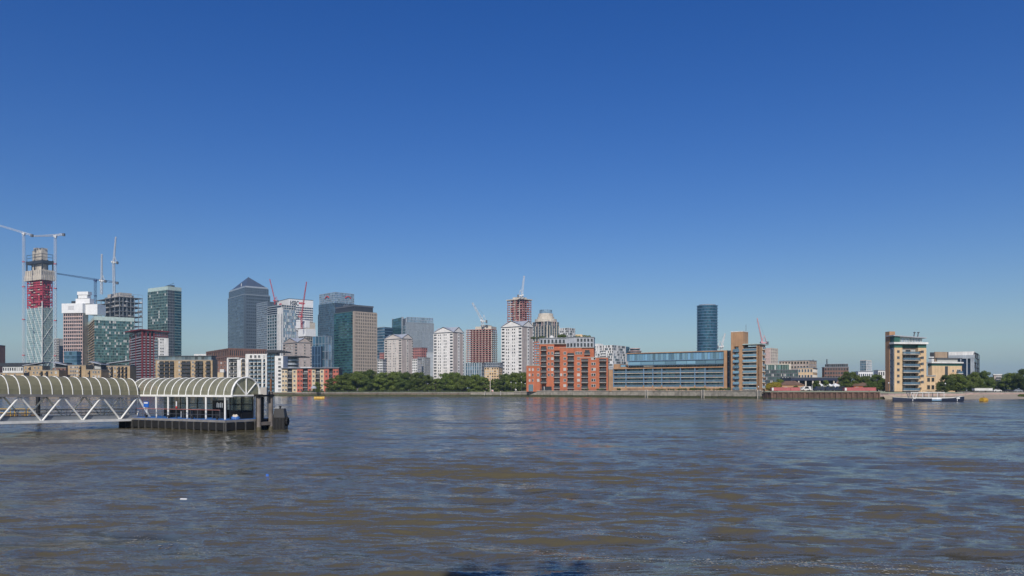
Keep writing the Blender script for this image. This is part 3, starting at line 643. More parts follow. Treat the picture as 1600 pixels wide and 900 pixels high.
def hexlogo(face, u, zc, s):
    mk = MB('sign_white'); g_ = lambda a, z, o: (u + a, -.35 - o, zc + z) if face == 'L' else (b.L + .35 + o, u + a, zc + z)
    mk.face([g_(-s, -s * .5, .1), g_(s, -s * .5, .1), g_(s, s * .5, .1), g_(-s, s * .5, .1)]); mk.m('sign_red'); h2 = s * .5
    mk.face([g_(-s, -h2, .2), g_(0, 0, .2), g_(-s, h2, .2)]); mk.face([g_(s, -h2, .2), g_(s, h2, .2), g_(0, 0, .2)])
    mk.face([g_(-s * .5, h2, .2), g_(0, 0, .2), g_(s * .5, h2, .2)]); mk.face([g_(-s * .5, -h2, .2), g_(s * .5, -h2, .2), g_(0, 0, .2)])
    for q in (-1, 1): mk.face([g_(q * s, -h2, .18), g_(q * s, h2, .18), g_(q * s * 1.7, 0, .18)])
    mk.build('logo', b.root)
hexlogo('R', b.u(471.5, 'R'), (zb_ + z1) / 2, 4.2); hexlogo('L', b.u(438.5), (zb_ + z1) / 2, 4.2)
b.done()
# white and teal residential tower
b = Bld('teal_white_tower', 'white and pale teal glass tower in front of the pyramid tower group', 'building', 418, 440, 462.5, 1000, 44)
z1 = b.z(483); b.core(0, b.z(476), 'steel_grey', .7); b.curtain('L', 0, b.L, 0, z1 - 6, 6, 24, 'glass_teal', 'silver_clad', 1.1, 1.1, .5); b.curtain('R', 0, b.R, 0, z1, 13, 26, 'glass_light', 'silver_clad', .15, .5, .2)
b.curtain('L', 0, b.L, z1 - 6, z1 + 5, 5, 4, 'glass_navy', 'silver_clad', .2, 1.0, .6, vert=False); mk = MB('white_paint'); mk.box(b.L * .72, b.L + .5, -.5, 2, 0, z1 + 2); mk.build('white_fin', b.root)
b.curtain('R', 0, b.R, z1, b.z(476), 6, 2, 'glass_grey', 'white_paint', .2, .6, .3)
for i in range(13):
    for j in range(26):
        if random.random() < .42: b.fb('pale_panels', random.choice(['silver_clad', 'white_paint', 'pale_green']), 'R', b.R * i / 13 + .1, b.R * (i + 1) / 13 - .1, z1 * j / 26 + .3, z1 * (j + 1) / 26 - .2, .05, .12, 'stuff')
b.done()
luffing_crane('red luffing crane beside the pyramid tower, leaning left', 429.5, 474, (429.5, 471), (421.5, 436), 1380, 'crane_red', 1, 1.5, 1.3)
# white topped construction behind the gabled brown tower
b = Bld('unfinished_block', 'unfinished block with white sheeted floors under the red crane', 'building', 461.5, 478, 492.5, 1180, 42)
z1 = b.z(515); b.core(0, z1, 'concrete_dark', 2); slab_frame(b, b.z(560), z1, 11, 'concrete_pale', 'concrete', 4, 4); zt = b.z(499)
mk = MB('white_wrap'); mk.box(-.4, b.L + .3, -.4, b.R * .4, z1 + 3, zt - 2); mk.box(b.L * .3, b.L + .6, -.6, b.R + .6, z1 - 10, z1 + 1.5); mk.box(0, b.L * .5, .5, b.R * .5, zt - 1.4, zt + .6); mk.build('sheeting', b.root)
mk = MB('concrete_pale'); mk.box(b.L * .2, b.L, 1, b.R, z1, zt - 4); mk.build('formwork', b.root)
mk = MB('zinc'); mk.hull8([(0, -3, z1 - 28), (b.L * .6, -3, z1 - 28), (b.L * .6, 2, z1 - 28), (0, 2, z1 - 28), (0, -.6, z1 - 2), (b.L * .15, -.6, z1 - 2), (b.L * .15, 2, z1 - 2), (0, 2, z1 - 2)]); mk.build('sloped_screen', b.root); b.done()
luffing_crane('red luffing crane leaning right in front of the bank tower', 471.5, 512, (471, 496), (479, 440.5), 1175, 'crane_red', -1, 2.0, 1.5)
# blue glass block
b = Bld('blue_glass_block', 'low blue glass office block of large panes beside the tall blue tower', 'building', 488.5, 508, 517.5, 960, 30)
z1 = b.z(525); b.core(0, z1, 'navy', .4); b.curtain('L', 0, b.L, 0, z1, 4, 7, 'glass_blue', 'silver_clad', .3, .4, .3); b.curtain('R', 0, b.R, 0, z1, 2, 7, 'glass_light', 'silver_clad', .4, .5, .3)
b.core(0, b.z(541), 'navy', 0, x0=2, x1=b.L * .8, y0=-3, y1=-.6, part='glass_bay'); b.curtain('L', 2, b.L * .8, 0, b.z(541), 3, 5, 'glass_navy', 'blue_steel', .4, .4, .3, out=3.2); b.done()
# tall blue tower
b = Bld('blue_glass_tower', 'tall blue grey glass tower with pale top and red arc emblems', 'building', 497, 523, 557, 1380, 45)
z1 = b.z(473); zt = b.z(456.5); b.core(0, z1, 'navy', .7)
b.curtain('L', 0, b.L, 0, z1 - 18, 15, 34, 'glass_blue', 'steel_clad', .5, .6, .35); b.curtain('R', 0, b.R, 0, z1 - 18, 18, 34, 'glass_blue', 'steel_clad', .5, .6, .35)
b.curtain('L', 2, b.L, z1 - 18, z1, 14, 5, 'glass_blue', 'steel_clad', .5, .6, .3, out=-.3); b.curtain('R', 0, b.R - 3, z1 - 18, z1, 17, 5, 'glass_navy', 'steel_clad', .5, .6, .3, out=-.3)
mk = MB('navy'); mk.box(3.5, b.L - 1.5, 1.5, b.R - 5, z1, zt); mk.build('top_wall', b.root)
b.curtain('L', 3, b.L - 1, z1, zt, 10, 5, 'glass_light', 'silver_clad', .2, .8, .25, out=-1); b.curtain('R', 1, b.R - 4.5, z1, zt, 12, 5, 'glass_light', 'silver_clad', .2, .8, .25, out=-1)
for face, u_ in (('L', b.L * .55), ('R', b.R * .62)):
    mk = MB('sign_red'); pts = []
    for i in range(9):
        a = math.pi * (.12 + .76 * i / 8); p = (u_ + 6.5 * math.cos(a), zt - 11 + 5.5 * math.sin(a)); pts.append((p[0], 1 - .9 + -.2, p[1]) if face == 'L' else (b.L - .9 + .3, p[0], p[1]))
    pts = [(x, -.35 + 1 * 0, z) if face == 'L' else (b.L - .4, y, z) for x, y, z in pts]; mk.path(pts, .8, 5); mk.build('arc_emblem', b.root)
b.done()
# stone grid block with green glass side
b = Bld('stone_grid_tower', 'office tower with dark green glass side and beige stone grid front', 'building', 522, 552, 588.5, 1150, 47)
z1 = b.z(487); b.core(0, z1, 'dark_steel', .7); b.curtain('L', 0, b.L, 0, z1, 9, 30, 'glass_teal', 'green_panel', .15, 1.0, .5, vert=False); b.curtain('R', 0, b.R, 0, z1, 13, 24, 'glass_dark', 'stone_grid', 1.5, 1.6, .5)
b.fb('corner_pier', 'stone_grid', 'R', -.3, 1.8, 0, z1, .1, .6); mk = MB('dark_steel'); mk.box(2, b.L, 2, b.R * .84, z1, b.z(478.5)); mk.m('mid_steel'); mk.box(1.2, b.L + .6, 1.2, b.R * .86, b.z(478.5), b.z(476)); mk.box(0, b.L + .2, -.3, b.R, z1, z1 + 1.2); mk.build('plant_storey', b.root)
mk = MB('steel_grey'); [mk.tube((b.L * (.4 + .05 * i), 3, b.z(476)), (b.L * (.42 + .05 * i), 3, b.z(476) + 2 + i % 2), .3, 4) for i in range(6)]; mk.build('antennas', b.root); b.done()
b = Bld('teal_block', 'teal glass block peeping out right of the stone grid tower', 'building', 584, 601, 614, 1500, 40)
z1 = b.z(511); b.core(0, z1, 'navy', .5); b.curtain('L', 0, b.L, 0, z1, 6, 22, 'glass_blue', 'silver_clad', .1, 1.0, .3, vert=False); b.curtain('R', 0, b.R, 0, b.z(513), 6, 22, 'glass_navy', 'blue_steel', .1, .8, .3, vert=False); b.done()
b = Bld('striped_block', 'wide pale grey office block with fine vertical stripes behind the gabled towers', 'building', 612.5, 634, 677.5, 1450, 62)
z1 = b.z(497); b.core(0, z1, 'mid_steel', .6); b.curtain('L', 1.5, b.L * .72, 0, z1 + 3, 5, 26, 'glass_teal', 'green_panel', .2, .8, .2); b.curtain('L', b.L * .72, b.L - 1, 0, z1 - 14, 3, 22, 'glass_teal', 'silver_clad', .5, .8, .2)
b.curtain('R', 0, b.R, 0, z1 - 8, 26, 8, 'glass_grey', 'silver_clad', 1.1, .3, .9)
mk = MB('silver_clad'); mk.box(0, 1.5, -.4, 3, 0, z1 + 5); mk.box(b.L * .7, b.L * .76, -.4, 3, 0, z1 + 4); mk.box(b.L - 2, b.L + .5, .2, b.R * .97, z1 - 8, z1 + 1); mk.build('pale_fins', b.root)
b.curtain('R', 2, b.R * .97, z1 - 8, z1 + 2, 20, 2, 'glass_light', 'silver_clad', .4, .6, .3, out=1.0); b.done()

# ------------------------------------------------------------------ gabled council towers
def gabled(label, xl, xc, xr, Y, th, pe, pk, wl_, wr_, rows):
    b = Bld('gabled_tower_block', label, 'tower block', xl, xc, xr, Y, th, group='gabled tower blocks'); ze = b.z(pe); zk = b.z(pk); h = ze / rows; L, D = b.L, b.R
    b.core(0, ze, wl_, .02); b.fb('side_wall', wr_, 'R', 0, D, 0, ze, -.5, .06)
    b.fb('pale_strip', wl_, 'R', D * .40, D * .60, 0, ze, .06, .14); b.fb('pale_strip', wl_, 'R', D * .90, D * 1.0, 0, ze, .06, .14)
    e = .5; mk = MB('slate_grey'); mk.box(-e, L + e, -e, D + e, ze + .5, ze + .9); mk.build('eaves', b.root)
    rf = MB('zinc'); z0 = ze + .9
    def tri(pl, pr, top_in, pk_): rf.face([pl, pr, pk_])
    g = 1.2
    # two crossing gable roofs
    rf.face([(-e, -e, z0), (L / 2, -e, zk), (L / 2, D + e, zk), (-e, D + e, z0)]); rf.face([(L / 2, -e, zk), (L + e, -e, z0), (L + e, D + e, z0), (L / 2, D + e, zk)])
    rf.face([(-e, -e, z0), (L + e, -e, z0), (L + e, D / 2, zk - .05), (-e, D / 2, zk - .05)]); rf.face([(-e, D / 2, zk - .05), (L + e, D / 2, zk - .05), (L + e, D + e, z0), (-e, D + e, z0)])
    rf.build('roof', b.root)
    mk = MB(wl_); mk.face([(.8, -e - .05, z0 + .1), (L - .8, -e - .05, z0 + .1), (L / 2, -e - .05, zk - .9)]); mk.build('gable', b.root)
    mk = MB(wl_ if wr_ != wl_ else wr_); mk.face([(L + e + .05, .8, z0 + .1), (L + e + .05, D - .8, z0 + .1), (L + e + .05, D / 2, zk - .9)]); mk.build('gable', b.root)
    lw = min(1.3, h * .45)
    for j in range(rows):
        z = j * h + .25 * h
        for a, q in ((.10, 1), (.90, 1)):
            mk = b.win('L', L * a, z, L * .13, h * .52, 'glass_dark', None, .04, 0, 'balcony_opening')
            b.fb('balcony_fronts', wl_, 'L', L * (a - .075), L * (a + .075), z - .3 * h, z + .06 * h, .04, .25, 'stuff')
        for a in (.27, .36, .55, .64): b.win('L', L * a, z, L * .045, h * .42, 'glass_home', 'white_paint', .03, 0)
        b.win('R', D * .5, z, D * .09, h * .45, 'glass_home', 'white_paint', .15, 0); b.win('R', D * .95, z, D * .07, h * .45, 'glass_dark', None, .15, 0, 'balcony_opening')
    b.done(); return b
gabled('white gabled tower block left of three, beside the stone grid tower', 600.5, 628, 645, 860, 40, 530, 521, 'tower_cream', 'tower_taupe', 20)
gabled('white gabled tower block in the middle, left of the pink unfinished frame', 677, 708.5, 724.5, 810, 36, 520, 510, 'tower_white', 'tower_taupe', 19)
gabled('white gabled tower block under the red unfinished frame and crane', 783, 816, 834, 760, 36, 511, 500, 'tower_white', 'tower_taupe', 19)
gabled('gabled tower block in painted beige shade before the red leaning crane', 442, 465, 487, 880, 48, 536, 527, 'beige_and_shade', 'tower_taupe', 16)  # same family as the white towers; its shade is put into the wall colour

# ------------------------------------------------------------------ frames under construction, centre
b = Bld('pink_frame_tower', 'unfinished pinkish concrete frame with many open floors and crane on top', 'building', 728.5, 768, 776.5, 960, 22)
z0, z1 = b.z(570), b.z(514); b.core(0, z1 - 1, 'pink_concrete', 4.5, part='inner_wall'); slab_frame(b, z0, z1, 17, 'oxide_red', 'concrete_pale', 8, 3, th=.7)
b.core(0, z0, 'steel_grey', .3); b.curtain('L', 0, b.L * .6, 0, z0 - .3, 6, 3, 'glass_blue', 'silver_clad', .5, .5, .3)
mk = MB('concrete_pale'); mk.box(b.L * .35, b.L * .98, 1, b.R, z1, b.z(509.5)); mk.box(b.L * .55, b.L * .8, 2, b.R, b.z(509.5), b.z(507)); mk.build('roof_core', b.root)
for i in range(7): b.fb('scaffold_poles', 'concrete_pale', 'L', -4 + i * .9, -3.85 + i * .9, 0, z1, -2, -1.85, 'stuff')
for j in range(18): b.fb('scaffold_poles', 'pink_concrete', 'L', -4, 3, z0 + (z1 - z0) * j / 18, z0 + (z1 - z0) * j / 18 + .2, -2, -1.85, 'stuff')
for j in range(16):
    z = z0 + (z1 - z0) * j / 17
    b.fb('balcony_edges', 'concrete_pale', 'R', 0, b.R, z - .7, z + .3, 0, .9, 'stuff')
b.done()
luffing_crane('white luffing crane leaning left on the pinkish unfinished frame', 755, 508, (753.5, 503), (738, 473), 958, 'crane_white', 1, wj=2.4)
b = Bld('red_frame_tower', 'unfinished tower of reddish open floors rising behind a white gabled block', 'building', 792.5, 816, 830.5, 1060, 42)
z0, z1 = b.z(540), b.z(467.5); b.core(0, z1, 'concrete_dark', 5, part='lift_core'); slab_frame(b, z0, z1, 20, 'oxide_red', 'oxide_red', 5, 4, th=.75)
for j in range(20):
    z = z0 + (z1 - z0) * j / 20
    for face, W in (('L', b.L), ('R', b.R)):
        for i in range(6):
            if random.random() < .5: b.fb('edge_screens', random.choice(['oxide_red', 'pink_concrete', 'oxide_red', 'concrete']), face, W * i / 6 + .2, W * (i + 1) / 6 - .2, z, z + 1.1, -.4, -.2, 'stuff')
mk = MB('concrete_pale'); mk.box(-1, b.L + 1, -1, b.R + 1, z1, z1 + 1.2); mk.box(b.L * .3, b.L * .8, 2, b.R * .8, z1 + 1.2, z1 + 4); mk.build('top_formwork', b.root)
for i in range(3): b.fb('pale_columns', 'concrete_pale', 'L', b.L * (.2 + .3 * i), b.L * (.2 + .3 * i) + .9, z0, z1, -.5, .1)
b.done()
luffing_crane('white luffing crane standing on the reddish unfinished tower', 815.5, 465, (815.5, 463), (819, 431), 1056, 'crane_white', -1, wj=2.4)
# crowned tower
b = Bld('crowned_tower', 'grey striped residential tower with stepped white crown and glass drum', 'building', 832.5, 855, 873, 1000, 45)
z1 = b.z(502); b.core(0, z1, 'steel_grey', .6)
for face, W in (('L', b.L), ('R', b.R)):
    b.curtain(face, 0, W, 0, z1, 11, 26, 'glass_dark', 'steel_grey', .2, .6, .2)
    for i in range(6): b.fb('pale_fins', 'concrete_pale', face, W * i / 5 - .5, W * i / 5 + .5, 0, z1 - (i % 2) * 5, .1, .8)
    for i in range(4): b.fb('tinted_strips', 'glass_teal', face, W * (.08 + .25 * i), W * (.08 + .25 * i) + 1.6, 0, z1 - 6, .1, .45)
c_ = [(b.L / 2, b.R / 2)]
for r_, za, zb2, m_ in ((.56, 502, 497.5, 'concrete_pale'), (.43, 497.5, 493.5, 'concrete_pale'), (.38, 493.5, 488.5, 'concrete_pale')):
    mk = MB(m_); cx, cy = c_[0]; rad = r_ * min(b.L, b.R) * 1.15
    mk.prism([(cx + rad * math.cos(a), cy + rad * math.sin(a)) for a in np.linspace(0, 2 * np.pi, 20, endpoint=False)], b.z(za) - .1 * r_, b.z(zb2)); mk.build('crown_tier', b.root)
cx, cy = c_[0]; rad = .32 * min(b.L, b.R) * 1.15
for j in range(2):
    for i in range(18):
        a0, a1 = 2 * math.pi * i / 18, 2 * math.pi * (i + .8) / 18; za, zb2 = b.z(488.5 - 3.2 * j), b.z(485.6 - 3.2 * j)
        b.part('drum_glazing', 'glass_light', 'stuff').face([(cx + rad * math.cos(a0), cy + rad * math.sin(a0), za), (cx + rad * math.cos(a1), cy + rad * math.sin(a1), za), (cx + rad * math.cos(a1), cy + rad * math.sin(a1), zb2), (cx + rad * math.cos(a0), cy + rad * math.sin(a0), zb2)])
for i in range(10):
    a = 2 * math.pi * i / 10; b.bx('roof_posts', 'pink_concrete', cx + b.L * .58 * math.cos(a) - .4, cx + b.L * .58 * math.cos(a) + .4, cy + b.R * .58 * math.sin(a) - .4, cy + b.R * .58 * math.sin(a) + .4, z1 - 6, z1 + 1.5, 'stuff')
b.done()
# chequered blocks
def chequer(b, z1, nu, nz, nr):
    b.core(0, z1, 'white_paint', .1)
    for face, W, n_ in (('L', b.L, nu), ('R', b.R, nr)):
        for i in range(n_):
            for j in range(nz):
                t = random.random(); z = z1 * j / nz; u = W * i / n_
                if t < .52: b.fb('dark_panels', 'glass_dark' if t < .3 else 'steel_grey', face, u + .1, u + W / n_ * .8, z + .35, z + z1 / nz - .25, -.05, .06, 'stuff')
                elif t < .62: b.fb('dark_panels', 'glass_teal', face, u + .1, u + W / n_ * .9, z + .35, z + z1 / nz - .25, -.05, .06, 'stuff')
b = Bld('chequered_block', 'black and white chequered block right of the crowned tower', 'building', 873, 887.5, 899, 900, 40); chequer(b, b.z(512), 9, 26, 10); b.done()
b = Bld('chequered_block', 'wide grey and white chequered block right of the red brick flats', 'building', 926, 958, 978, 820, 36); z1 = b.z(539); chequer(b, z1, 20, 17, 12)
for j in range(16): b.fb('balcony_bands', 'white_paint', 'L', b.L * .42, b.L * .66, z1 * j / 17, z1 * j / 17 + .6, .05, 1.2, 'stuff')
mk = MB('white_paint'); mk.box(0, b.L * .25, 2, 12, z1, z1 + 2.2); mk.build('roof_plant', b.root); b.done()
b = Bld('curved_roof_block', 'low curved brownish rooftop beyond the chequered block', 'building', 977, 992, 1007, 950, 45)
z1 = b.z(552); b.core(0, z1, 'concrete', .1); cx, cy, rad = b.L / 2, b.R / 2, b.L * .55
for k_, (za, zb2, m_, f_) in enumerate(((552, 548.5, 'mid_steel', .95), (548.5, 547.5, 'pink_concrete', 1.06), (547.5, 544.5, 'glass_dark', .75), (544.5, 543.5, 'pink_concrete', .85))):
    mk = MB(m_); mk.prism([(cx + rad * f_ * math.cos(a), cy + rad * f_ * math.sin(a)) for a in np.linspace(0, 2 * np.pi, 20, endpoint=False)], b.z(za), b.z(zb2)); mk.build('roof_tier', b.root)
mk = MB('glass_blue'); mk.box(-3, 2, 0, 6, z1, b.z(541)); mk.build('glass_box', b.root); b.done()
# cylinder tower
Y = 900; X = xx(1105, Y); rad = 16.2 * Y / F; zt = zz(478, Y)
root = empty('cylinder_tower', (X, Y, 3), 'dark blue cylindrical tower with ring balconies', 'building')
mk = MB('glass_cyl'); ns = 48; nst = 30; hs = (zt - 3) / nst
for j in range(nst):
    for i in range(ns):
        a0, a1 = 2 * math.pi * (i + .03) / ns, 2 * math.pi * (i + .97) / ns; r_ = rad * .955
        mk.face([(r_ * math.cos(a0), r_ * math.sin(a0), hs * j + .5), (r_ * math.cos(a1), r_ * math.sin(a1), hs * j + .5), (r_ * math.cos(a1), r_ * math.sin(a1), hs * (j + 1)), (r_ * math.cos(a0), r_ * math.sin(a0), hs * (j + 1))])
mk.build('glazing', root, 'stuff')
mk = MB('navy'); mk.prism([(rad * .93 * math.cos(a), rad * .93 * math.sin(a)) for a in np.linspace(0, 2 * np.pi, 48, endpoint=False)], 0, zt - 3.4); mk.build('wall', root)
ring = None
for j in range(1, nst + 1):
    if ring is None:
        mk = MB('blue_steel'); mk.prism([(rad * math.cos(a), rad * math.sin(a)) for a in np.linspace(0, 2 * np.pi, 64, endpoint=False)], -.45, 0.1)
        o = mk.build('floor_ring', root, loc=(0, 0, hs * j)); ring = o.data
    else: link('floor_ring', ring, root, None, (0, 0, hs * j))
mk = MB('steel_grey'); mk.prism([(rad * .8 * math.cos(a), rad * .8 * math.sin(a)) for a in np.linspace(0, 2 * np.pi, 40, endpoint=False)], zt - 2.9, zt - 1.8); mk.build('roof', root)
luffing_crane('faint white luffing crane right of the cylindrical tower', 1127, 552, (1127.5, 543), (1133, 521), 980, 'crane_white', -1)
luffing_crane('pinkish red luffing crane above the tan brick stair tower', 1190.5, 548, (1191, 537), (1183, 497), 820, 'crane_pink', 1, 1.0, .8)

# ------------------------------------------------------------------ riverside buildings, left
def brick_flats(label, xl, xc, xr, Y, th, ptop, stacks, wins, rows, wall='yellow_brick', roof=None, base=2.4, sw=.045):
    """brick block with window columns and stacks of dark balconies; stacks, wins are fractions of the front"""
    b = Bld('brick_flats', label, 'building', xl, xc, xr, Y, th, base); z1 = b.z(ptop); L = b.L
    b.core(0, z1, wall, .02); mk = MB('coping'); mk.box(-.15, L + .15, -.15, b.R + .15, z1, z1 + .35); mk.build('parapet', b.root)
    h = z1 / rows
    for j in range(rows):
        z = j * h + h * .28
        for a in wins: b.win('L', L * a, z, 1.1, h * .48, 'glass_home', 'white_paint', .02, 1)
        for a in stacks:
            b.win('L', L * a, z - h * .22, L * sw * 1.5, h * .72, 'glass_dark', 'dark_steel', .02, 1, 'balcony_door')
            b.balc('L', L * a, z - h * .22, L * sw * 1.8, 1.4, 1.0, 'mid_steel', 'dark_steel', 'dark_steel', .02)
    if roof:
        r0, r1, k0, k1 = roof
        mk = MB('dark_steel'); mk.box(L * r0 + .6, L * r1 - .6, 2, b.R - 1, z1 + .1, b.z(k0 + .6)); mk.m('glass_home'); mk.box(L * r0 + 1.2, L * r1 - 1.2, 1.9, 2.2, z1 + .8, b.z(max(k0, k1)) - .5); mk.build('penthouse', b.root)
        mk = MB('zinc'); mk.hull8([(L * r0 - 1, -.6, b.z(k0)), (L * r1 + 1, -.6, b.z(k1)), (L * r1 + 1, b.R, b.z(k1)), (L * r0 - 1, b.R, b.z(k0)), (L * r0 - 1, -.6, b.z(k0) + .45), (L * r1 + 1, -.6, b.z(k1) + .45), (L * r1 + 1, b.R, b.z(k1) + .45), (L * r0 - 1, b.R, b.z(k0) + .45)]); mk.build('mono_pitch_roof', b.root)
    b.done(); return b
brick_flats('yellow brick flats at the left edge, lowest above the pier canopy', -60, 37, 40, 560, 5, 583, (.45, .62), (.1, .2, .3, .53, .72, .86), 5)
b = Bld('white_terrace', 'white fronted long low building left behind the yellow brick flats', 'building', 4, 36, 39, 640, 12)
z1 = b.z(572); b.core(0, z1, 'white_paint', .02); mk = MB('dark_steel'); mk.box(-8, b.L + 6, -1, b.R + 1, z1, z1 + 2.5); mk.box(-9, b.L + 6, 6, b.R + 4, z1 + 2.5, b.z(566.5)); mk.build('roof', b.root)
for i in range(9): b.win('L', b.L * (i + .5) / 9, z1 - 3.6, 1.1, 2.2, 'glass_home', 'steel_grey', .02, 0)
b.done()
brick_flats('yellow brick flats with sloping roof rising right, below the diagrid tower', 37, 66, 70, 575, 8, 572, (.35,), (.12, .6, .8), 7, roof=(.02, .95, 571.5, 566.5))
brick_flats('lower yellow brick flats in front of the sloping roof', 46, 92, 96, 545, 6, 579, (.42, .6), (.15, .27, .75, .9), 5)
brick_flats('dark glazed flats with grey tilted roof between two yellow blocks', 82, 103, 107, 565, 10, 575, (.5, .8), (.2,), 6, wall='brown_brick', roof=(.0, 1, 566, 571))
brick_flats('yellow brick flats with tall window strips left of the grey tilted roof', 106, 134, 138, 555, 8, 571, (.72,), (.18, .3, .42, .54), 7)
brick_flats('yellow brick flats with corner windows stepping down to the river', 134, 158, 163, 540, 10, 578, (.25,), (.5, .65, .85), 5, roof=(.35, .95, 565.5, 570))
brick_flats('yellow brick flats below a dark roof rising right, beside maroon flats', 163, 203, 206, 560, 6, 572, (.1, .3, .58, .72, .86), (.2, .42), 7, roof=(.0, 1, 569, 563))
b = brick_flats('yellow brick flats with green glass top storey right of the maroon flats', 243, 332, 336, 560, 5, 563, (.11, .2, .29, .50, .58, .74, .80, .93), (.05, .42, .66), 8)
b2 = Bld('glass_penthouse', 'green glass top storey on the yellow brick flats', 'penthouse', 248, 330, 333, 562, 5, base=zz(562.3, 562)); z1 = b2.z(556.5)
b2.core(0, z1, 'mid_steel', .3); b2.curtain('L', 0, b2.L, 0, z1, 16, 1, 'glass_grey', 'steel_grey', .15, .25, .1); mk = MB('mid_steel'); mk.box(-.8, b2.L + .8, -.8, b2.R, z1, z1 + .4); mk.build('roof', b2.root); b2.done()
b = Bld('brown_grid_block', 'long dark red brick office block with open window grid below the pyramid tower', 'building', 323, 358, 416, 800, 55)
z1 = b.z(546); b.core(0, z1, 'brown_brick', .6); b.curtain('L', 0, b.L, 0, z1, 12, 6, 'glass_dark', 'brown_brick', 1.0, 1.5, .6); b.curtain('R', 0, b.R, 0, z1, 18, 6, 'glass_dark', 'brown_brick', 1.0, 1.5, .6)
mk = MB('brown_brick'); mk.box(-.5, b.L + .8, -.8, b.R + .5, z1 + .3, z1 + 1.3); mk.build('cornice', b.root); b.done()
b = Bld('white_box', 'small pale roof block at far left behind the brown grid block', 'building', 303, 322, 326, 900, 20); b.core(0, b.z(553), 'white_paint', 0); b.win('L', b.L * .5, b.z(557), 3, 1.6); b.done()
b = Bld('brown_flats', 'narrow brown flats between the yellow brick and white flats', 'building', 332, 354, 356, 600, 5, 2.4); z1 = b.z(564); b.core(0, z1, 'brown_brick', 0)
for j in range(8):
    for i in range(4): b.win('L', b.L * (i + .5) / 4, j * z1 / 8 + .7, 1.2, 1.4, 'glass_home', 'pink_concrete')
mk = MB('cream_render'); mk.box(b.L * .15, b.L * .95, -4, 0, 0, b.z(582)); mk.m('white_paint'); mk.box(b.L * .7, b.L, -4.2, -2, b.z(582), b.z(577)); mk.build('porch', b.root); b.done()
# white flats with many balconies
b = Bld('white_flats', 'bright white riverside flats with stepped white frames and green balconies', 'building', 354.5, 416, 420, 545, 5, 2.4)
z1 = b.z(560); zt = b.z(553); L = b.L; b.core(0, z1, 'white_paint', 0, y0=1.6); rows = 8; h = z1 / rows
def U(px): return b.u(px)
segs = [(354.5, 357, 'white_paint', 560), (370.5, 376.5, 'white_paint', 562), (383.5, 388.5, 'white_paint', 553.5), (408.5, 411.5, 'white_paint', 553.5), (414.5, 417, 'white_paint', 554)]
for a, c, m_, tp in segs: b.fb('white_frames', m_, 'L', U(a), U(c), 0, b.z(tp), -1.6, .1)
b.fb('white_attic', 'white_paint', 'L', U(384), U(417), z1 - .5, zt, -8, -.1); b.fb('tan_bay', 'cream_render', 'L', U(376.5), U(383.5), 0, b.z(563), -1.6, -.4)
b.fb('white_attic', 'white_paint', 'L', U(355), U(374), z1, z1 + .6, -8, .15)
for px in (387, 392, 399, 405, 412):
    b.win('L', U(px), z1 + .4, 1.5, 1.9, 'glass_home', 'white_paint', -.08, 1)
for j in range(rows):
    z = j * h + .3
    for px, wd, rail in ((360.5, 5.5, 'dark_steel'), (366.5, 5.5, 'dark_steel'), (380, 6, 'dark_steel'), (392, 5.5, 'rail_glass'), (398.2, 5.0, 'rail_glass'), (404.4, 6, 'rail_glass'), (413, 3.4, 'rail_glass')):
        wdm = wd * 545 / F; b.win('L', U(px), z + .05, wdm * .75, h * .72, 'glass_home', 'mid_steel', -1.6 if px != 380 else -.4, 1, 'balcony_door')
        b.balc('L', U(px), z, wdm, 1.6 if px != 413 else 2.4, 1.0, 'white_paint' if px > 384 else 'concrete', rail, 'mid_steel', -1.6)
b.done()
b = Bld('grey_corner_tower', 'dark grey balconied tower with white slab wall at the end of the white flats', 'building', 417, 442.5, 446, 535, 6, 2.4)
z1 = b.z(551); b.core(0, z1, 'steel_grey', 0, y0=1.4, x1=b.u(430)); b.core(0, b.z(556), 'white_paint', 0, x0=b.u(429.5), x1=b.L, y0=-.2); b.core(0, b.z(556), 'mid_steel', 0, x0=b.u(430), x1=b.L - .5, y0=8, y1=b.R)
mk = MB('dark_steel'); mk.box(-1, b.L * 1.2, -1.2, b.R, z1, z1 + .9); mk.box(0, b.L * .8, 0, b.R, z1 + .9, z1 + 1.8); mk.build('flat_roof', b.root)
for j in range(10):
    z = .4 + j * z1 / 10.3
    for px in (420, 426): b.win('L', b.u(px), z, 2.0, 1.9, 'glass_blue', 'mid_steel', -1.4, 0, 'balcony_door'); b.balc('L', b.u(px), z, 2.5, 1.6, 1.0, 'mid_steel', 'rail_glass', 'mid_steel', -1.4)
    if j < 9: b.win('L', b.u(437), z + .5, 1.7, 1.3, 'glass_home', 'steel_grey', .2, 1)
b.done()
b = Bld('curved_white_flats', 'curved pale grey rooftop flats behind the dark grey corner tower', 'building', 444, 461, 465, 590, 8, 2.4); z1 = b.z(558); cx, rad = b.L / 2, b.L / 2
for j in range(9):
    mk = MB('silver_clad'); P = [(cx + rad * math.cos(a), 6 + 6 * math.sin(a)) for a in np.linspace(0, 2 * np.pi, 22, endpoint=False)]; mk.prism(P, z1 * j / 9, z1 * (j + .55) / 9); mk.build('wall_band', b.root)
    mk = MB('glass_dark'); P = [(cx + rad * .95 * math.cos(a), 6 + 5.7 * math.sin(a)) for a in np.linspace(0, 2 * np.pi, 22, endpoint=False)]; mk.prism(P, z1 * (j + .55) / 9, z1 * (j + 1) / 9); mk.build('window_band', b.root)
mk = MB('dark_steel'); mk.box(-3, b.L + 6, -3, 14, z1, z1 + .8); mk.build('roof', b.root); b.done()
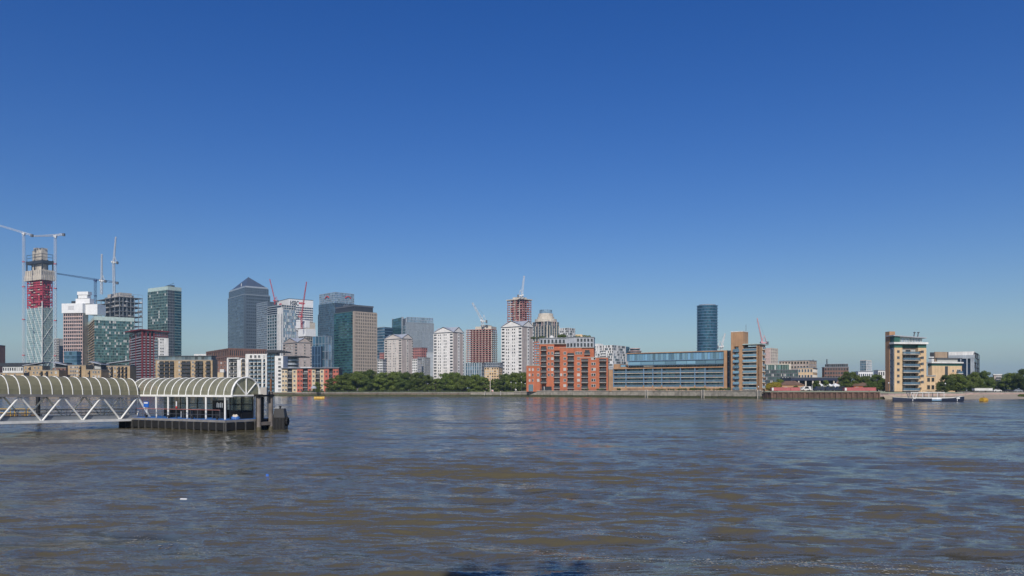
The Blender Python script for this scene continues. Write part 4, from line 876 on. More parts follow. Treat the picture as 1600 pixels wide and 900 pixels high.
# cream and coral low flats
b = Bld('cream_coral_flats', 'low riverside flats in cream and coral bays under a dark flat roof', 'building', 440, 529, 535, 528, 7, 2.4)
z1 = b.z(577); rows = 5; h = z1 / rows; b.core(0, z1 + .2, 'dark_steel', 0, y0=1.5)
for a, c, m_, tp in ((440, 449, 'cream_render', 577.5), (456.5, 464, 'cream_render', 577.5), (464, 473, 'coral_render', 575.5), (481, 487, 'coral_render', 575.5), (487, 493, 'cream_render', 577.5), (500, 506, 'cream_render', 577.5), (506, 514, 'coral_render', 575.5), (520, 529, 'coral_render', 575.5)):
    b.fb('cream_bay' if m_[1] == 'r' else 'coral_bay', m_, 'L', b.u(a), b.u(c), 0, b.z(tp), -1.5, 0)
    wpx = [a + 2.5, c - 2] if c - a > 8 else [(a + c) / 2]
    for j in range(rows):
        for px in wpx: b.win('L', b.u(px), j * h + .9, 1.25, 1.35, 'glass_dark', 'white_paint' if 'cream' in m_ else 'coral_render', 0, 1)
for a, c in ((449, 456.5), (473, 481), (493, 500), (514, 520)):
    for j in range(rows):
        um = b.u((a + c) / 2); wd = b.u(c) - b.u(a)
        b.win('L', um, j * h + .2, wd * .8, h * .75, 'glass_home', 'mid_steel', -1.5, 2, 'balcony_door'); b.balc('L', um, j * h + .1, wd - .15, 2.2, 1.0, 'concrete', 'dark_steel', 'dark_steel', -1.5)
mk = MB('slate_grey'); mk.box(-.8, b.L + .8, -.9, b.R, b.z(575.4), b.z(574.2)); mk.m('dark_steel'); mk.box(1, b.L - 1, 1.5, b.R, z1, b.z(575.4)); mk.m('white_paint'); mk.box(b.L * .3, b.L * .5, 3, 9, b.z(574.2), b.z(573)); mk.build('flat_roof', b.root); b.done()
b = Bld('domed_kiosk', 'small grey domed shelter on the bank at the left end of the trees', 'kiosk', 484, 493, 494, 512, 5, 2.4, depth=4); r_ = b.L / 2
mk = MB('zinc')
for j in range(4):
    for i in range(14):
        p = lambda ii, jj: (r_ + r_ * math.cos(2 * math.pi * ii / 14) * math.cos(jj * math.pi / 8), r_ + r_ * math.sin(2 * math.pi * ii / 14) * math.cos(jj * math.pi / 8), 2.6 + r_ * .95 * math.sin(jj * math.pi / 8))
        mk.face([p(i, j), p(i + 1, j), p(i + 1, j + 1), p(i, j + 1)])
mk.build('dome', b.root); mk = MB('mid_steel'); [mk.tube((r_ + r_ * .9 * math.cos(a), r_ + r_ * .9 * math.sin(a), -.1), (r_ + r_ * .9 * math.cos(a), r_ + r_ * .9 * math.sin(a), 2.7), .12, 5) for a in np.linspace(0, 5.5, 8)]; mk.build('posts', b.root); b.done()
# small things between the gabled towers
def small(name, label, xl, xc, xr, Y, th, pt, wall, nu, rows, gm='glass_home', fm='white_paint', base=3):
    b = Bld(name, label, 'building', xl, xc, xr, Y, th, base); z1 = b.z(pt); b.core(0, z1, wall, 0)
    mk = MB('steel_grey'); mk.box(-.3, b.L + .3, -.3, b.R + .3, z1, z1 + .5); mk.build('parapet', b.root); h = z1 / rows; ww = min(1.8, b.L / nu * .6)
    for j in range(rows):
        for i in range(nu): b.win('L', b.L * (i + .5) / nu, j * h + h * .3, ww, h * .5, gm, fm, 0, 0)
        for i in range(max(1, int(nu * b.R / b.L * .8))):
            n_ = max(1, int(nu * b.R / b.L * .8)); b.win('R', b.R * (i + .5) / n_, j * h + h * .3, ww, h * .5, gm, fm, 0, 0)
    b.done(); return b
small('red_block', 'dark red mottled block glimpsed between the first two gabled towers', 645, 658, 664, 980, 35, 543, 'oxide_red', 5, 16, 'glass_dark', 'oxide_red')
small('white_block', 'white low flats left of a dark grey block between gabled towers', 644, 652, 654, 780, 15, 561, 'white_paint', 3, 12, 'glass_dark')
small('grey_block', 'dark blue grey flats between the first two gabled towers', 653, 663, 667, 800, 25, 559, 'steel_grey', 4, 13, 'glass_dark', 'white_paint')
b = Bld('blank_grey_block', 'plain pale grey windowless slab left of the middle gabled tower', 'building', 666.5, 678, 681, 850, 15); b.core(0, b.z(551), 'silver_clad', 0); mk = MB('zinc'); mk.box(-.2, b.L + .2, -.2, b.R, b.z(551), b.z(551) + .5); mk.build('parapet', b.root); b.done()
small('white_block', 'slim white and black striped flats right of the stone grid tower', 590, 598, 601, 820, 20, 562, 'white_paint', 3, 12, 'glass_dark', 'dark_steel')
small('red_block', 'dark red flats top behind the slim striped flats', 593, 599, 603, 960, 20, 551, 'oxide_red', 3, 15, 'glass_dark', 'oxide_red')
b = Bld('blue_striped_flats', 'grey and blue striped low flats below the pink unfinished frame', 'building', 727.5, 752, 757, 720, 14); z1 = b.z(567); b.core(0, z1, 'steel_grey', .3); b.curtain('L', 0, b.L, 0, z1, 7, 8, 'glass_blue', 'silver_clad', .9, .3, .4)
b.curtain('R', 0, b.R, 0, z1, 3, 8, 'glass_navy', 'steel_grey', .4, .3, .3); b.done()
small('tan_block', 'small tan brick block between pink frame and third gabled tower', 757, 779, 784, 690, 16, 574, 'sand_render', 6, 9, 'glass_home', 'sand_render')
small('grey_block', 'dark grey glazed block just above the small tan block', 757, 781, 784, 740, 14, 567, 'steel_grey', 8, 11, 'glass_navy', 'steel_grey')

# ------------------------------------------------------------------ red brick riverside flats
Y = 462
b = Bld('red_brick_flats', 'stepped red brick riverside flats with black balconies and grey penthouses', 'building', 822.5, 950, 954, Y, 9, 3.6)
L = b.L; U = b.u; sp_ = 8.55; ZR = lambda r_: zz(607 - r_ * sp_, Y) - b.base
def rz_(r_): return ZR(r_)
b.core(-.5, b.z(571), 'red_brick', 0, x0=0, x1=U(846), y0=0); b.core(-.5, b.z(537), 'red_brick', 0, x0=U(843.5), x1=U(884), y0=1.7, part='back_wall')
b.core(-.5, b.z(543.5), 'red_brick', 0, x0=U(880), x1=U(928), y0=1.7, part='back_wall'); b.core(-.5, b.z(559), 'red_brick', 0, x0=U(905), x1=L, y0=1.3, part='back_wall')
b.core(0, b.z(533), 'steel_grey', 0, x0=U(833), x1=U(845), y0=4, part='stair_wall'); b.curtain('L', U(833.5), U(841.5), b.z(571), b.z(533), 2, 10, 'glass_sky', 'red_brick', .3, .5, .3, out=-3.7)
fr = [(843.5, 845.5, 537), (853.5, 866, 537), (874.5, 887, 543), (896.5, 909, 543.5), (918.5, 937, 559), (947, 950, 559)]
for a, c, tp in fr: b.fb('brick_pier', 'red_brick', 'L', U(a), U(c), -.5, b.z(tp), -1.8, 0)
b.fb('brick_pier', 'red_brick', 'L', U(845.5), U(853.5), b.z(540), b.z(537), -1.8, -.02); b.fb('brick_pier', 'red_brick', 'L', U(866), U(874.5), b.z(547), b.z(543), -1.8, -.02)
b.fb('brick_pier', 'red_brick', 'L', U(887), U(896.5), b.z(551), b.z(543.2), -1.8, -.02); b.fb('brick_pier', 'red_brick', 'L', U(909), U(928), b.z(559), b.z(543.5), -1.8, -.5)
b.fb('brick_pier', 'red_brick', 'L', U(909), U(918.5), b.z(562), b.z(558.6), -1.8, -.02); b.fb('brick_pier', 'red_brick', 'L', U(937), U(947), b.z(562), b.z(558.8), -1.8, -.02)
for a, c, tp in ((822.2, 846.2, 571), (843.2, 884.2, 537), (874.3, 928.3, 543.2), (904.8, 950.3, 559)): b.fb('parapet', 'coping', 'L', U(a), U(c), b.z(tp), b.z(tp) + .3, -9, .12 + .01 * (a % 3))
stacks = [(845.5, 853.5, 8), (866, 874.5, 7), (887, 896.5, 7), (909, 918.5, 6), (937, 947, 6)]
for a, c, n_ in stacks:
    um = U((a + c) / 2); wd = U(c) - U(a)
    for r_ in range(n_ if a < 905 else n_):
        z = rz_(r_) + .3
        if a < 847 and r_ == 0: continue
        b.win('L', um, z, wd * .82, 2.2, 'glass_home', 'mid_steel', -1.62 if a < 905 else -1.22, 2, 'balcony_door'); b.balc('L', um, z - .02, wd + .5, 2.5, 1.05, 'concrete', 'dark_steel', 'mid_steel', -1.7 if a < 905 else -1.3)
b.win('L', U(917.5), rz_(6) + 1.2, 2.6, 2.2, 'glass_home', 'mid_steel', -.5, 2, 'balcony_door'); b.balc('L', U(917.5), rz_(6) + 1.1, 3.6, 1.4, 1.05, 'concrete', 'dark_steel', 'mid_steel', -.5)
for px, r0, r1, ww in ((827.5, 1, 4, .8), (832.5, 1, 4, .8), (841, 1, 4, 1.2), (857.5, 2, 8, 1.0), (863, 2, 8, 1.2), (877, 2, 3, .9), (882.5, 0, 7, 1.4), (900.5, 6, 7, 1.2), (904, 0, 7, 1.4), (908, 6, 7, 1.0), (925.5, 0, 6, 1.1), (929, 0, 6, 1.1), (859.5, 7, 8, 1)):
    for r_ in range(r0, r1): b.win('L', U(px), rz_(r_) + 1.0, ww, 1.4, 'glass_home', 'white_paint', 0 if not 905 < px < 909 else -.02, 1 if ww > 1.15 else 0)
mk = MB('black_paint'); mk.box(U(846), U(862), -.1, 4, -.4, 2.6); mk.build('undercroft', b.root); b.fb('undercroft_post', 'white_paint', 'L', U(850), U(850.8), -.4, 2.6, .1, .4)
b.win('L', U(829.5), -.2, 2.6, 4.0, 'glass_sky', 'steel_grey', 0, 2, 'entrance_glazing')
for a, c, z0, z1 in ((842, 884, 537, 527.5), (884, 927.5, 543, 526.5)):
    mk = MB('zinc'); ua, uc = U(a), U(c); bulge = 1.6; n_ = 14
    P = [(ua + (uc - ua) * i / n_, 2.6 - bulge * math.sin(math.pi * i / n_)) for i in range(n_ + 1)] + [(uc, 16), (ua, 16)]
    mk.prism(P, b.z(z0), b.z(z1)); mk.m('steel_grey'); mk.prism([(x - .2 * (x < ua + 1) + .2 * (x > uc - 1), y - .35) for x, y in P], b.z(z1), b.z(z1) + .35); mk.build('penthouse', b.root)
    nn = 7 if a < 850 else 8
    for i in range(nn):
        t = (i + .6) / (nn + .2); yb = 2.6 - bulge * math.sin(math.pi * t)
        b.win('L', ua + (uc - ua) * t, b.z(z0) + .9, 1.0, 1.9, 'glass_dark', 'mid_steel', -yb + .12, 0)
        if a > 850 and i > 2: b.win('L', ua + (uc - ua) * t, b.z(z0) + 4, 1.0, 1.5, 'glass_dark', 'mid_steel', -yb + .12, 0)
for px in (866, 870, 874, 878, 882): b.fb('roof_rail', 'dark_steel', 'L', U(px), U(px) + .1, b.z(537), b.z(537) + 1.1, -.3, -.2)
b.fb('roof_rail', 'dark_steel', 'L', U(864), U(884), b.z(537) + 1.0, b.z(537) + 1.1, -.3, -.2)
mk = MB('sand_render'); mk.box(U(898), U(909), 6, 12, b.z(526.5) + .3, b.z(521)); mk.box(U(911), U(914), 6, 12, b.z(526.5) + .3, b.z(522)); mk.build('roof_hut', b.root)
mk = MB('white_paint')
for j in range(4):
    for i in range(12):
        p = lambda ii, jj: (U(860) + 1.5 * math.cos(2 * math.pi * ii / 12) * math.cos(jj * math.pi / 8), 7 + 1.5 * math.sin(2 * math.pi * ii / 12) * math.cos(jj * math.pi / 8), b.z(527.5) + .6 + 1.6 * math.sin(jj * math.pi / 8)); mk.face([p(i, j), p(i + 1, j), p(i + 1, j + 1), p(i, j + 1)])
mk.build('roof_dome', b.root); b.done(); RED = b

# ------------------------------------------------------------------ long balconied flats
Y = 402
b = Bld('balconied_flats', 'long tan brick flats with blue glass balconies receding to the left', 'building', 951, 1141, 1142, Y, 33, 3.9, depth=14); L = b.L; U = b.u
zb0 = b.z(605); sp_ = 8.45 * Y / F; n_ = 4
b.core(-.5, zb0, 'tan_brick', 0, y0=-.2); b.core(zb0, b.z(574), 'mid_steel', 0, y0=2.6, part='back_wall', x1=U(1131)); b.core(b.z(574), b.z(548.5), 'mid_steel', 0, x0=U(980), x1=U(1131), y0=4.2, part='back_wall')
b.fb('end_wall', 'tan_brick', 'L', 0, U(958), zb0, b.z(575), -12, 0); b.fb('end_block', 'tan_brick', 'L', U(958), U(968), b.z(575), b.z(565.5), -12, -.6); b.fb('end_block', 'tan_brick', 'L', U(968), U(978), b.z(575), b.z(571), -12, -.6)
b.fb('brick_band', 'tan_brick', 'L', U(958), U(1131), b.z(574.0), b.z(572.4), -2.6, .15); b.fb('roof_edge', 'tan_brick', 'L', U(978), U(1134), b.z(548.4), b.z(547.2), -12, -.9)
b.fb('end_pier', 'tan_brick', 'L', U(1131), U(1136), zb0, b.z(547.2), -10, .1); b.fb('end_pier', 'tan_brick', 'L', U(1139.5), U(1142), zb0, b.z(547.5), -10, -.4)
b.curtain('L', U(1136), U(1139.6), zb0, b.z(549), 1, 7, 'glass_navy', 'blue_steel', .2, .4, .2, out=-.9)
posts = [958.5, 978, 1005.6, 1020, 1034, 1063, 1085.6, 1101.6, 1130.5]
for px in posts: b.fb('blue_post', 'blue_steel', 'L', U(px) - .22, U(px) + .22, zb0, b.z(574.2), -1.9, .05)
for px in posts[1:-1]: b.fb('party_wall', 'tan_brick', 'L', U(px) - .35, U(px) + .35, zb0 - 2.2, zb0 + 1.0, -.2, .3)
for r_ in range(n_):
    z = zb0 + r_ * (b.z(574.2) - zb0) / n_
    for a, c in zip(posts, posts[1:]):
        um = (U(a) + U(c)) / 2; wd = U(c) - U(a) - .44; nb = max(1, round(wd / 3.6))
        b.balc('L', um, z + .25, wd, 2.7, 1.05, 'concrete_pale', 'rail_glass', 'silver_clad', -2.6)
        for i in range(nb): b.win('L', U(a) + .3 + wd * (i + .5) / nb, z + .3, wd / nb * .86, 2.0, 'glass_blue', 'blue_steel', -2.55, 1, 'balcony_door')
        for i in range(random.randint(1, 3)):
            t = random.random(); m_ = random.choice(['white_paint', 'timber', 'sign_red', 'leaf_dark', 'steel_grey', 'tan_brick'])
            uu = U(a) + .8 + (wd - 1.6) * t; b.bx('balcony_furniture', m_, uu - .4, uu + .4, .6, 1.4, z + .26, z + .26 + random.uniform(.5, 1.2), 'stuff')
# upper setback floors
ups = [980, 1000, 1020, 1038, 1055, 1072, 1086, 1101, 1117, 1131]
for a, c in zip(ups, ups[1:]):
    um = (U(a) + U(c)) / 2; wd = U(c) - U(a) - .1
    b.balc('L', um, b.z(567.6), wd, 2.2, 1.7, 'blue_steel', 'glass_sky', 'blue_steel', -3.2)
    b.win('L', um, b.z(573), wd * .9, 1.8, 'glass_home', 'blue_steel', -4.1, 3, 'balcony_door'); b.win('L', um, b.z(566.8), wd * .9, 1.7, 'glass_home', 'blue_steel', -4.1, 3, 'balcony_door')
    b.fb('blue_post', 'blue_steel', 'L', U(a) - .15, U(a) + .15, b.z(571.6), b.z(549), -4, -2.2)
b.curtain('L', U(978), U(1131), b.z(560.5), b.z(549), 36, 1, 'glass_sky', 'blue_steel', .1, .25, .1, out=-1.4); b.fb('winter_garden_floor', 'blue_steel', 'L', U(978), U(1131), b.z(561.3), b.z(560.5), -4.2, -1.3)
b.balc('L', U(973), b.z(571) + .05, 3, 1.6, 1.2, 'tan_brick', 'glass_sky', 'blue_steel', -2)
b.done()
Y = 384
b = Bld('brick_stair_tower', 'tan brick tower with tall chimney slab and stacked glass balconies', 'building', 1142, 1186.5, 1195.5, Y, 38, 3.9); L = b.L; U = b.u
zs = b.z(517); zt = b.z(538); rows = 8; sp_ = b.z(538) / 8.35
b.core(-.5, zt - 1, 'mid_steel', 0, x0=U(1160), y0=1.7, part='back_wall')
sl0, sl1, sl2, sl3 = U(1142), U(1147.2), U(1154), U(1161)
b.fb('chimney_slab', 'tan_brick', 'L', sl0, sl1, -.5, zs, -7, 0); b.fb('chimney_slab', 'tan_brick', 'L', sl2, sl3, -.5, zs, -7, 0); b.fb('chimney_slab', 'tan_brick', 'L', sl1, sl2, b.z(540), zs, -7, -.02); b.fb('chimney_slab', 'tan_brick', 'L', sl1, sl2, -.5, b.z(540), -7, -1.5)
b.fb('chimney_cap', 'white_paint', 'L', sl0 - .1, sl3 + .1, zs, zs + .35, -7, .1)
b.fb('corner_pier', 'tan_brick', 'L', L - 1.3, L, -.5, zt, -1.7, 0); b.fb('side_wall', 'tan_brick', 'R', 0, b.R, -.5, zt, -1.5, .05)
b.fb('flat_roof', 'pale_green', 'L', sl3, L + .8, zt, zt + .45, -11, .6)
for r_ in range(rows):
    z = .6 + r_ * sp_
    b.win('L', (sl1 + sl2) / 2, z, 1.9, 2.0, 'glass_sky', 'white_paint', -1.45, 1, 'balcony_door'); b.balc('L', (sl1 + sl2) / 2, z, 3.2, 2.3, 1.05, 'blue_steel', 'glass_sky', 'steel_grey', -1.5)
    um = (sl3 + L - 1.3) / 2; wd = L - 1.3 - sl3
    for q in (.2, .5, .8): b.win('L', sl3 + wd * q, z, wd * .27, 2.1, 'glass_home', 'blue_steel', -1.65, 1, 'balcony_door')
    b.balc('L', um, z, wd, 2.4, 1.1, 'concrete_pale', 'glass_sky', 'white_paint', -1.7)
    b.balc('R', b.R * .6, z + .8, 1.6, 1.1, 1.0, 'concrete_pale', 'glass_sky', 'white_paint', .05); b.win('R', b.R * .6, z + .8, 1.3, 1.8, 'glass_home', 'white_paint', .05, 0)
mk = MB('mid_steel'); mk.tube((sl3, 4, zt), (sl3, 4, b.z(505)), .1, 4); mk.build('mast', b.root); b.done()

# ------------------------------------------------------------------ right hand background
b = Bld('brown_striped_flats', 'brown and cream striped flats rising behind the tan stair tower', 'building', 1190, 1204, 1215, 720, 40); z1 = b.z(544.5); b.core(0, z1, 'tower_taupe', 0)
b.curtain('L', 0, b.L, 0, z1, 6, 14, 'glass_dark', 'pink_concrete', .9, .9, .25); b.curtain('R', 0, b.R, 0, z1, 4, 14, 'glass_dark', 'concrete_pale', .7, 1.3, .3); b.done()
b = Bld('green_glass_offices', 'low dark glass offices with speckled panels right of the stair tower', 'building', 1193, 1247, 1250, 560, 8, 3.9); z1 = b.z(578); z2 = b.z(569.5); b.core(0, z1, 'dark_steel', .3); b.core(z1, z2, 'dark_steel', 0, x1=b.L * .76, y0=1, part='upper_wall')
b.curtain('L', 0, b.L, 0, z1, 26, 6, 'glass_green', 'mid_steel', .3, .5, .2); b.curtain('L', 0, b.L * .74, z1, z2, 16, 1, 'glass_green', 'pale_green', .15, .5, .15, out=-.7); mk = MB('concrete_pale'); mk.box(-.5, b.L * .8, .3, b.R, z2, z2 + .6); mk.box(b.L * .74, b.L * .8, .2, 8, z1, z2); mk.build('roof', b.root); b.done()
small('tan_flats', 'pale tan flats with dark window pairs behind the dark glass offices', 1217, 1264, 1276, 640, 40, 563.5, 'beige_and_shade', 10, 7, 'glass_dark', 'sand_render')
small('tan_flats', 'smaller tan block at the right end of the tan flats', 1247, 1270, 1277, 600, 18, 575, 'sand_render', 5, 4, 'glass_grey', 'white_paint')
small('dark_flats', 'dark brown flats with glass top floor behind the round tree', 1288, 1326, 1331, 600, 14, 574, 'brown_brick', 9, 6, 'glass_dark', 'mid_steel')
b = Bld('glass_attic', 'dark glass attic storey on the dark brown flats', 'penthouse', 1292, 1325, 1329, 604, 14, base=zz(573.4, 604)); z1 = b.z(568.5); b.core(0, z1, 'dark_steel', .3); b.curtain('L', 0, b.L, 0, z1, 10, 1, 'glass_dark', 'steel_grey', .2, .3, .1); b.done()
b = Bld('rounded_white_tower', 'distant white and blue rounded tower above the right hand trees', 'building', 1344, 1354, 1362, 900, 40); z1 = b.z(563.5); b.core(0, z1, 'white_paint', .2); b.curtain('L', 0, b.L, 0, z1, 4, 12, 'glass_blue', 'steel_grey', .3, .8, .3); b.curtain('R', 0, b.R, 0, z1, 4, 12, 'glass_light', 'white_paint', .8, .8, .2); mk = MB('concrete_pale'); mk.box(0, b.L, 0, b.R, z1, z1 + .8); mk.build('parapet', b.root); b.done()
small('white_shed', 'white low block below the distant rounded tower', 1341, 1364, 1368, 640, 10, 581, 'white_wrap', 7, 2, 'glass_grey', 'white_paint')
small('white_house', 'small white arched houses left of the sand coloured tower', 1372, 1386, 1390, 620, 10, 579, 'white_paint', 4, 3, 'glass_dark', 'white_paint')
for lab, x0, x1, pk in (('tiny pylon left above the tan flats', 1270.5, 1271.5, 562), ('tiny pylon above the dark brown flats', 1292, 1293.5, 561)):
    Yp = 660; r_ = empty('pylon', (xx(x0, Yp), Yp, 3), lab, 'mast'); k = MB('mid_steel'); k.lattice((0, 0, 0), (0, 0, zz(pk, Yp) - 3), 1.4, 14, .13, w2=.5); k.build('lattice', r_)
# depot canopy
b = Bld('depot_canopy', 'long flat dark roofed open depot with pale columns behind the tents', 'canopy', 1236, 1316, 1318, 480, 4, 3.9); zt = b.z(590); z0 = b.z(594.5)
mk = MB('navy'); mk.box(0, b.L, 0, b.R + 12, z0, zt); mk.build('roof', b.root); mk = MB('mid_steel'); mk.box(-.2, b.L + .2, -.2, 0, zt - .3, zt + .2); mk.build('fascia', b.root)
for i in range(8):
    k = MB('concrete_pale'); u = .6 + (b.L - 1.2) * i / 7; k.box(u - .4, u + .4, .4, 1.2, -.2, z0); k.build('column', b.root)
k = MB('dark_steel'); k.box(0, b.L, 11, 11.5, 0, z0); k.build('rear_wall', b.root); b.done()
def shed(label, xl, xr, Y, pe, pk, wall, roofm, hip=True):
    b = Bld('pitched_shed', label, 'shed', xl, xr, xr + 2, Y, 4, 3.9, depth=12); ze, zk = b.z(pe), b.z(pk); L = b.L; b.core(-.2, ze, wall, 0); i_ = L * .28 if hip else 0
    mk = MB(roofm); e = .4; mk.face([(-e, -e, ze), (L + e, -e, ze), (L - i_, 6, zk), (i_, 6, zk)]); mk.face([(L + e, 12 + e, ze), (-e, 12 + e, ze), (i_, 6, zk), (L - i_, 6, zk)])
    mk.face([(-e, 12 + e, ze), (-e, -e, ze), (i_, 6, zk)]); mk.face([(L + e, -e, ze), (L + e, 12 + e, ze), (L - i_, 6, zk)]); mk.build('roof', b.root)
    for i in range(3): b.win('L', L * (i + .5) / 3, .6, 1.2, 1.2, 'glass_dark', 'white_paint')
    b.done()
shed('brown hip roofed house behind the left pink container', 1222, 1257, 430, 601.5, 595, 'tan_brick', 'roof_brown'); shed('low brick shed left of the left pink container', 1193, 1224, 405, 605.5, 603.5, 'tan_brick', 'roof_brown')
shed('brick house with steep brown roof behind the right pink container', 1334, 1364, 420, 603, 597.5, 'red_brick', 'roof_brown'); shed('brick house with pale gable edge beside the right pink container', 1320, 1338, 436, 602.5, 597.5, 'tan_brick', 'zinc', False)
# depot tents
for lab, a, c, Yt in (('white tent, leftmost of the row before the depot', 1275, 1292, 440), ('white tent, middle of the row before the depot', 1292, 1303, 442), ('white tent, rightmost of the row before the depot', 1303, 1314, 440), ('small white tent beside the tan stair tower', 1190.5, 1200, 420)):
    xa, xc = xx(a, Yt), xx(c, Yt); r_ = empty('tent', ((xa + xc) / 2, Yt, 3.9), lab, 'tent', 'white tents'); wd = (xc - xa) / 2; zt = zz(598.6, Yt) - 3.9; ze = zz(602.5, Yt) - 3.9
    k = MB('tent_white'); ap_ = (0, 3, zt); q = [(-wd, 0, ze), (wd, 0, ze), (wd, 6, ze), (-wd, 6, ze)]; [k.face([q[i], q[(i + 1) % 4], ap_]) for i in range(4)]; k.build('tent_roof', r_)
    k = MB('tent_white'); [k.box(q[i][0] - .08, q[i][0] + .08, q[i][1] - .08, q[i][1] + .08, 0, ze) for i in range(4)]; k.box(-wd, wd, 5.9, 6, 0, ze); k.box(-wd, wd, -.05, .0, ze - 1, ze); k.build('tent_wall', r_)
# containers
def container(label, a, c, Y, pt, m, door):
    xa, xc = xx(a, Y), xx(c, Y); z0 = 3.9; zt = zz(pt, Y); Lc = xc - xa; r_ = empty('container', (xa, Y, z0), label, 'container'); k = MB(m); k.box(0, Lc, .08, 2.5, 0, zt - z0); k.build('body', r_)
    k = MB(m); n_ = int(Lc / .5)
    for i in range(n_): k.box(Lc * (i + .2) / n_, Lc * (i + .7) / n_, 0, .1, .2, zt - z0 - .2)
    k.build('corrugation', r_, 'stuff'); k = MB(m); k.box(0, Lc, -.02, 2.55, zt - z0 - .16, zt - z0 + .02); k.box(0, Lc, -.02, .1, -.02, .16); k.build('rails', r_)
    k = MB('white_paint'); k.box(0, .9, -.06, 0, .1, zt - z0 - .2) if door else k.box(Lc - .1, Lc, -.05, 0, 0, zt - z0); k.build('door_panel', r_)
container('faded pink container on the sheet pile wall, left one with white end', 1206, 1235.5, 374, 605.3, 'pink_box', True)
container('faded pink container butted to the right of the left pink one', 1236, 1250.5, 374.3, 605.3, 'pink_box', False)
container('faded pink container with orange end on the right of the pile wall', 1320, 1369, 368, 605.4, 'pink_box', True)
container('long white container below the trees at far right', 1523, 1551, 402, 606.5, 'white_paint', False)
def car(label, px, Y, m, z0=3.9, van=False):
    r_ = empty('parked_car', (xx(px, Y), Y, z0), label, 'van' if van else 'car', 'vehicles parked on the far bank'); Lc, Wc, H = (5.2, 2.0, 2.2) if van else (4.3, 1.75, 1.45)
    P = [(0, .35), (Lc, .35), (Lc, .85), (Lc * .97, 1.0), (Lc * .93, H * .95), (Lc * .86, H), (Lc * .26, H), (Lc * .16, 1.05), (.05, .95)] if van else [(0, .32), (Lc, .32), (Lc, .8), (Lc * .96, .92), (Lc * .84, .95), (Lc * .72, H), (Lc * .40, H), (Lc * .26, .95), (.04, .82)]
    k = MB(m); n0 = len(k.v); n_ = len(P)
    k.v += [(x, 0, z) for x, z in P] + [(x, Wc, z) for x, z in P]; k.f += [tuple(range(n_)), tuple(range(2 * n_ - 1, n_ - 1, -1))] + [(i, n_ + i, n_ + (i + 1) % n_, (i + 1) % n_) for i in range(n_)]; k.mi += [0] * (n_ + 2); k.build('body', r_)
    k = MB('glass_dark'); k.face([(Lc * .30, -.01, 1.0), (Lc * .80, -.01, 1.0), (Lc * .70, -.01, H - .12), (Lc * .41, -.01, H - .12)]); k.build('side_window', r_)
    for x in (Lc * .2, Lc * .8):
        for y in (-.02, Wc - .18): k = MB('tyre'); k.tube((x, y, .32), (x, y + .2, .32), .32, 12); k.build('wheel', r_)
car('white van between the two groups of pink containers, left', 1252, 392, 'white_paint', van=True); car('dark blue lorry cab behind the pile wall, left of middle', 1272, 392, 'navy', van=True); car('white van beside the dark blue lorry cab', 1281, 396, 'white_paint', van=True)
car('navy van behind the pile wall, left of right container', 1290, 392, 'navy', van=True); car('navy van next to the right pink container', 1305, 393, 'navy', van=True); car('white parked car at far right behind the beach', 1553, 412, 'white_paint', 3.2); car('dark parked car at far right below the trees', 1570, 410, 'black_paint', 3.2); car('grey parked car at the right edge below the trees', 1585, 412, 'steel_grey', 3.2)

# ------------------------------------------------------------------ sand coloured riverside flats
Y = 372
b = Bld('sand_flats', 'tall sand coloured riverside flats with green band and white canopy slab', 'building', 1385, 1397.5, 1447.5, Y, 76, 3.6); L, D = b.L, b.R; U = lambda p: b.u(p, 'R')
z1 = b.z(543.3); zg = b.z(537.5); zw = b.z(534.6); zr = b.z(525); rows = 7
a0, a1 = U(1410), U(1434.5)
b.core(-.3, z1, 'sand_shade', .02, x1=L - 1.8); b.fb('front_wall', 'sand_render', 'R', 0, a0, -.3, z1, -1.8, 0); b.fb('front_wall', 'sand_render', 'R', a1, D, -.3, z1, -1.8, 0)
b.fb('green_band', 'green_panel', 'R', 0, a0, z1, zg, -4, -.05); b.fb('green_band', 'green_panel', 'R', a1, D, z1, zg, -4, -.05); b.fb('green_band', 'green_panel', 'R', a0, a1, z1, zg, -6, -1.7); b.fb('green_band', 'green_panel', 'L', .3, L - .1, z1, zr, -3, -.05)
b.fb('canopy_slab', 'white_paint', 'R', -.8, D + .4, zg, zw, -3, .9)
b.curtain('R', .4, D - 1.5, zw, b.z(526.5), 18, 1, 'glass_light', 'white_paint', .15, .3, .1, out=-1.2); b.core(zw, b.z(526.8), 'mid_steel', 1.8, part='penthouse_wall')
mk = MB('zinc'); mk.hull8([(1, -1, zr), (L + .6, -.8, zr), (L + .4, D, b.z(528.3)), (1, D, b.z(528.3)), (1, -1, zr + .5), (L + .6, -.8, zr + .5), (L + .4, D, b.z(528.3) + .4), (1, D, b.z(528.3) + .4)]); mk.build('sloping_roof', b.root)
mk = MB('tan_brick'); mk.box(-.5, L * .45, -.3, U(1407) * .85, -.3, b.z(517)); mk.build('stair_slab', b.root)  # brown slab; its colour also carries the shade of this narrow side
b.fb('grey_strip', 'steel_grey', 'L', L * .47, L * .98, -.3, z1, -.2, .1)
for j in range(rows):
    z = .3 + j * (z1 - .5) / rows; b.win('L', L * .72, z + .4, L * .3, 2.2, 'glass_navy', 'steel_grey', .1, 1)
    for px in (1403.5, 1441.3):
        if j > 0: b.win('R', U(px), z + .8, 1.1, 1.05, 'glass_dark', 'steel_grey', 0, 1)
    for q in (.17, .5, .83): b.win('R', a0 + (a1 - a0) * q, z + .2, (a1 - a0) * .26, 2.1, 'glass_home', 'steel_grey', -1.75, 1, 'balcony_door')
    b.balc('R', (a0 + a1) / 2, z + .15, a1 - a0 + .3, 2.9, 1.05, 'concrete', 'rail_glass', 'mid_steel', -1.8); b.balc('R', a1 + .6, z + .9, 1.0, 1.1, .6, 'dark_steel', 'dark_steel', 'dark_steel', 0)
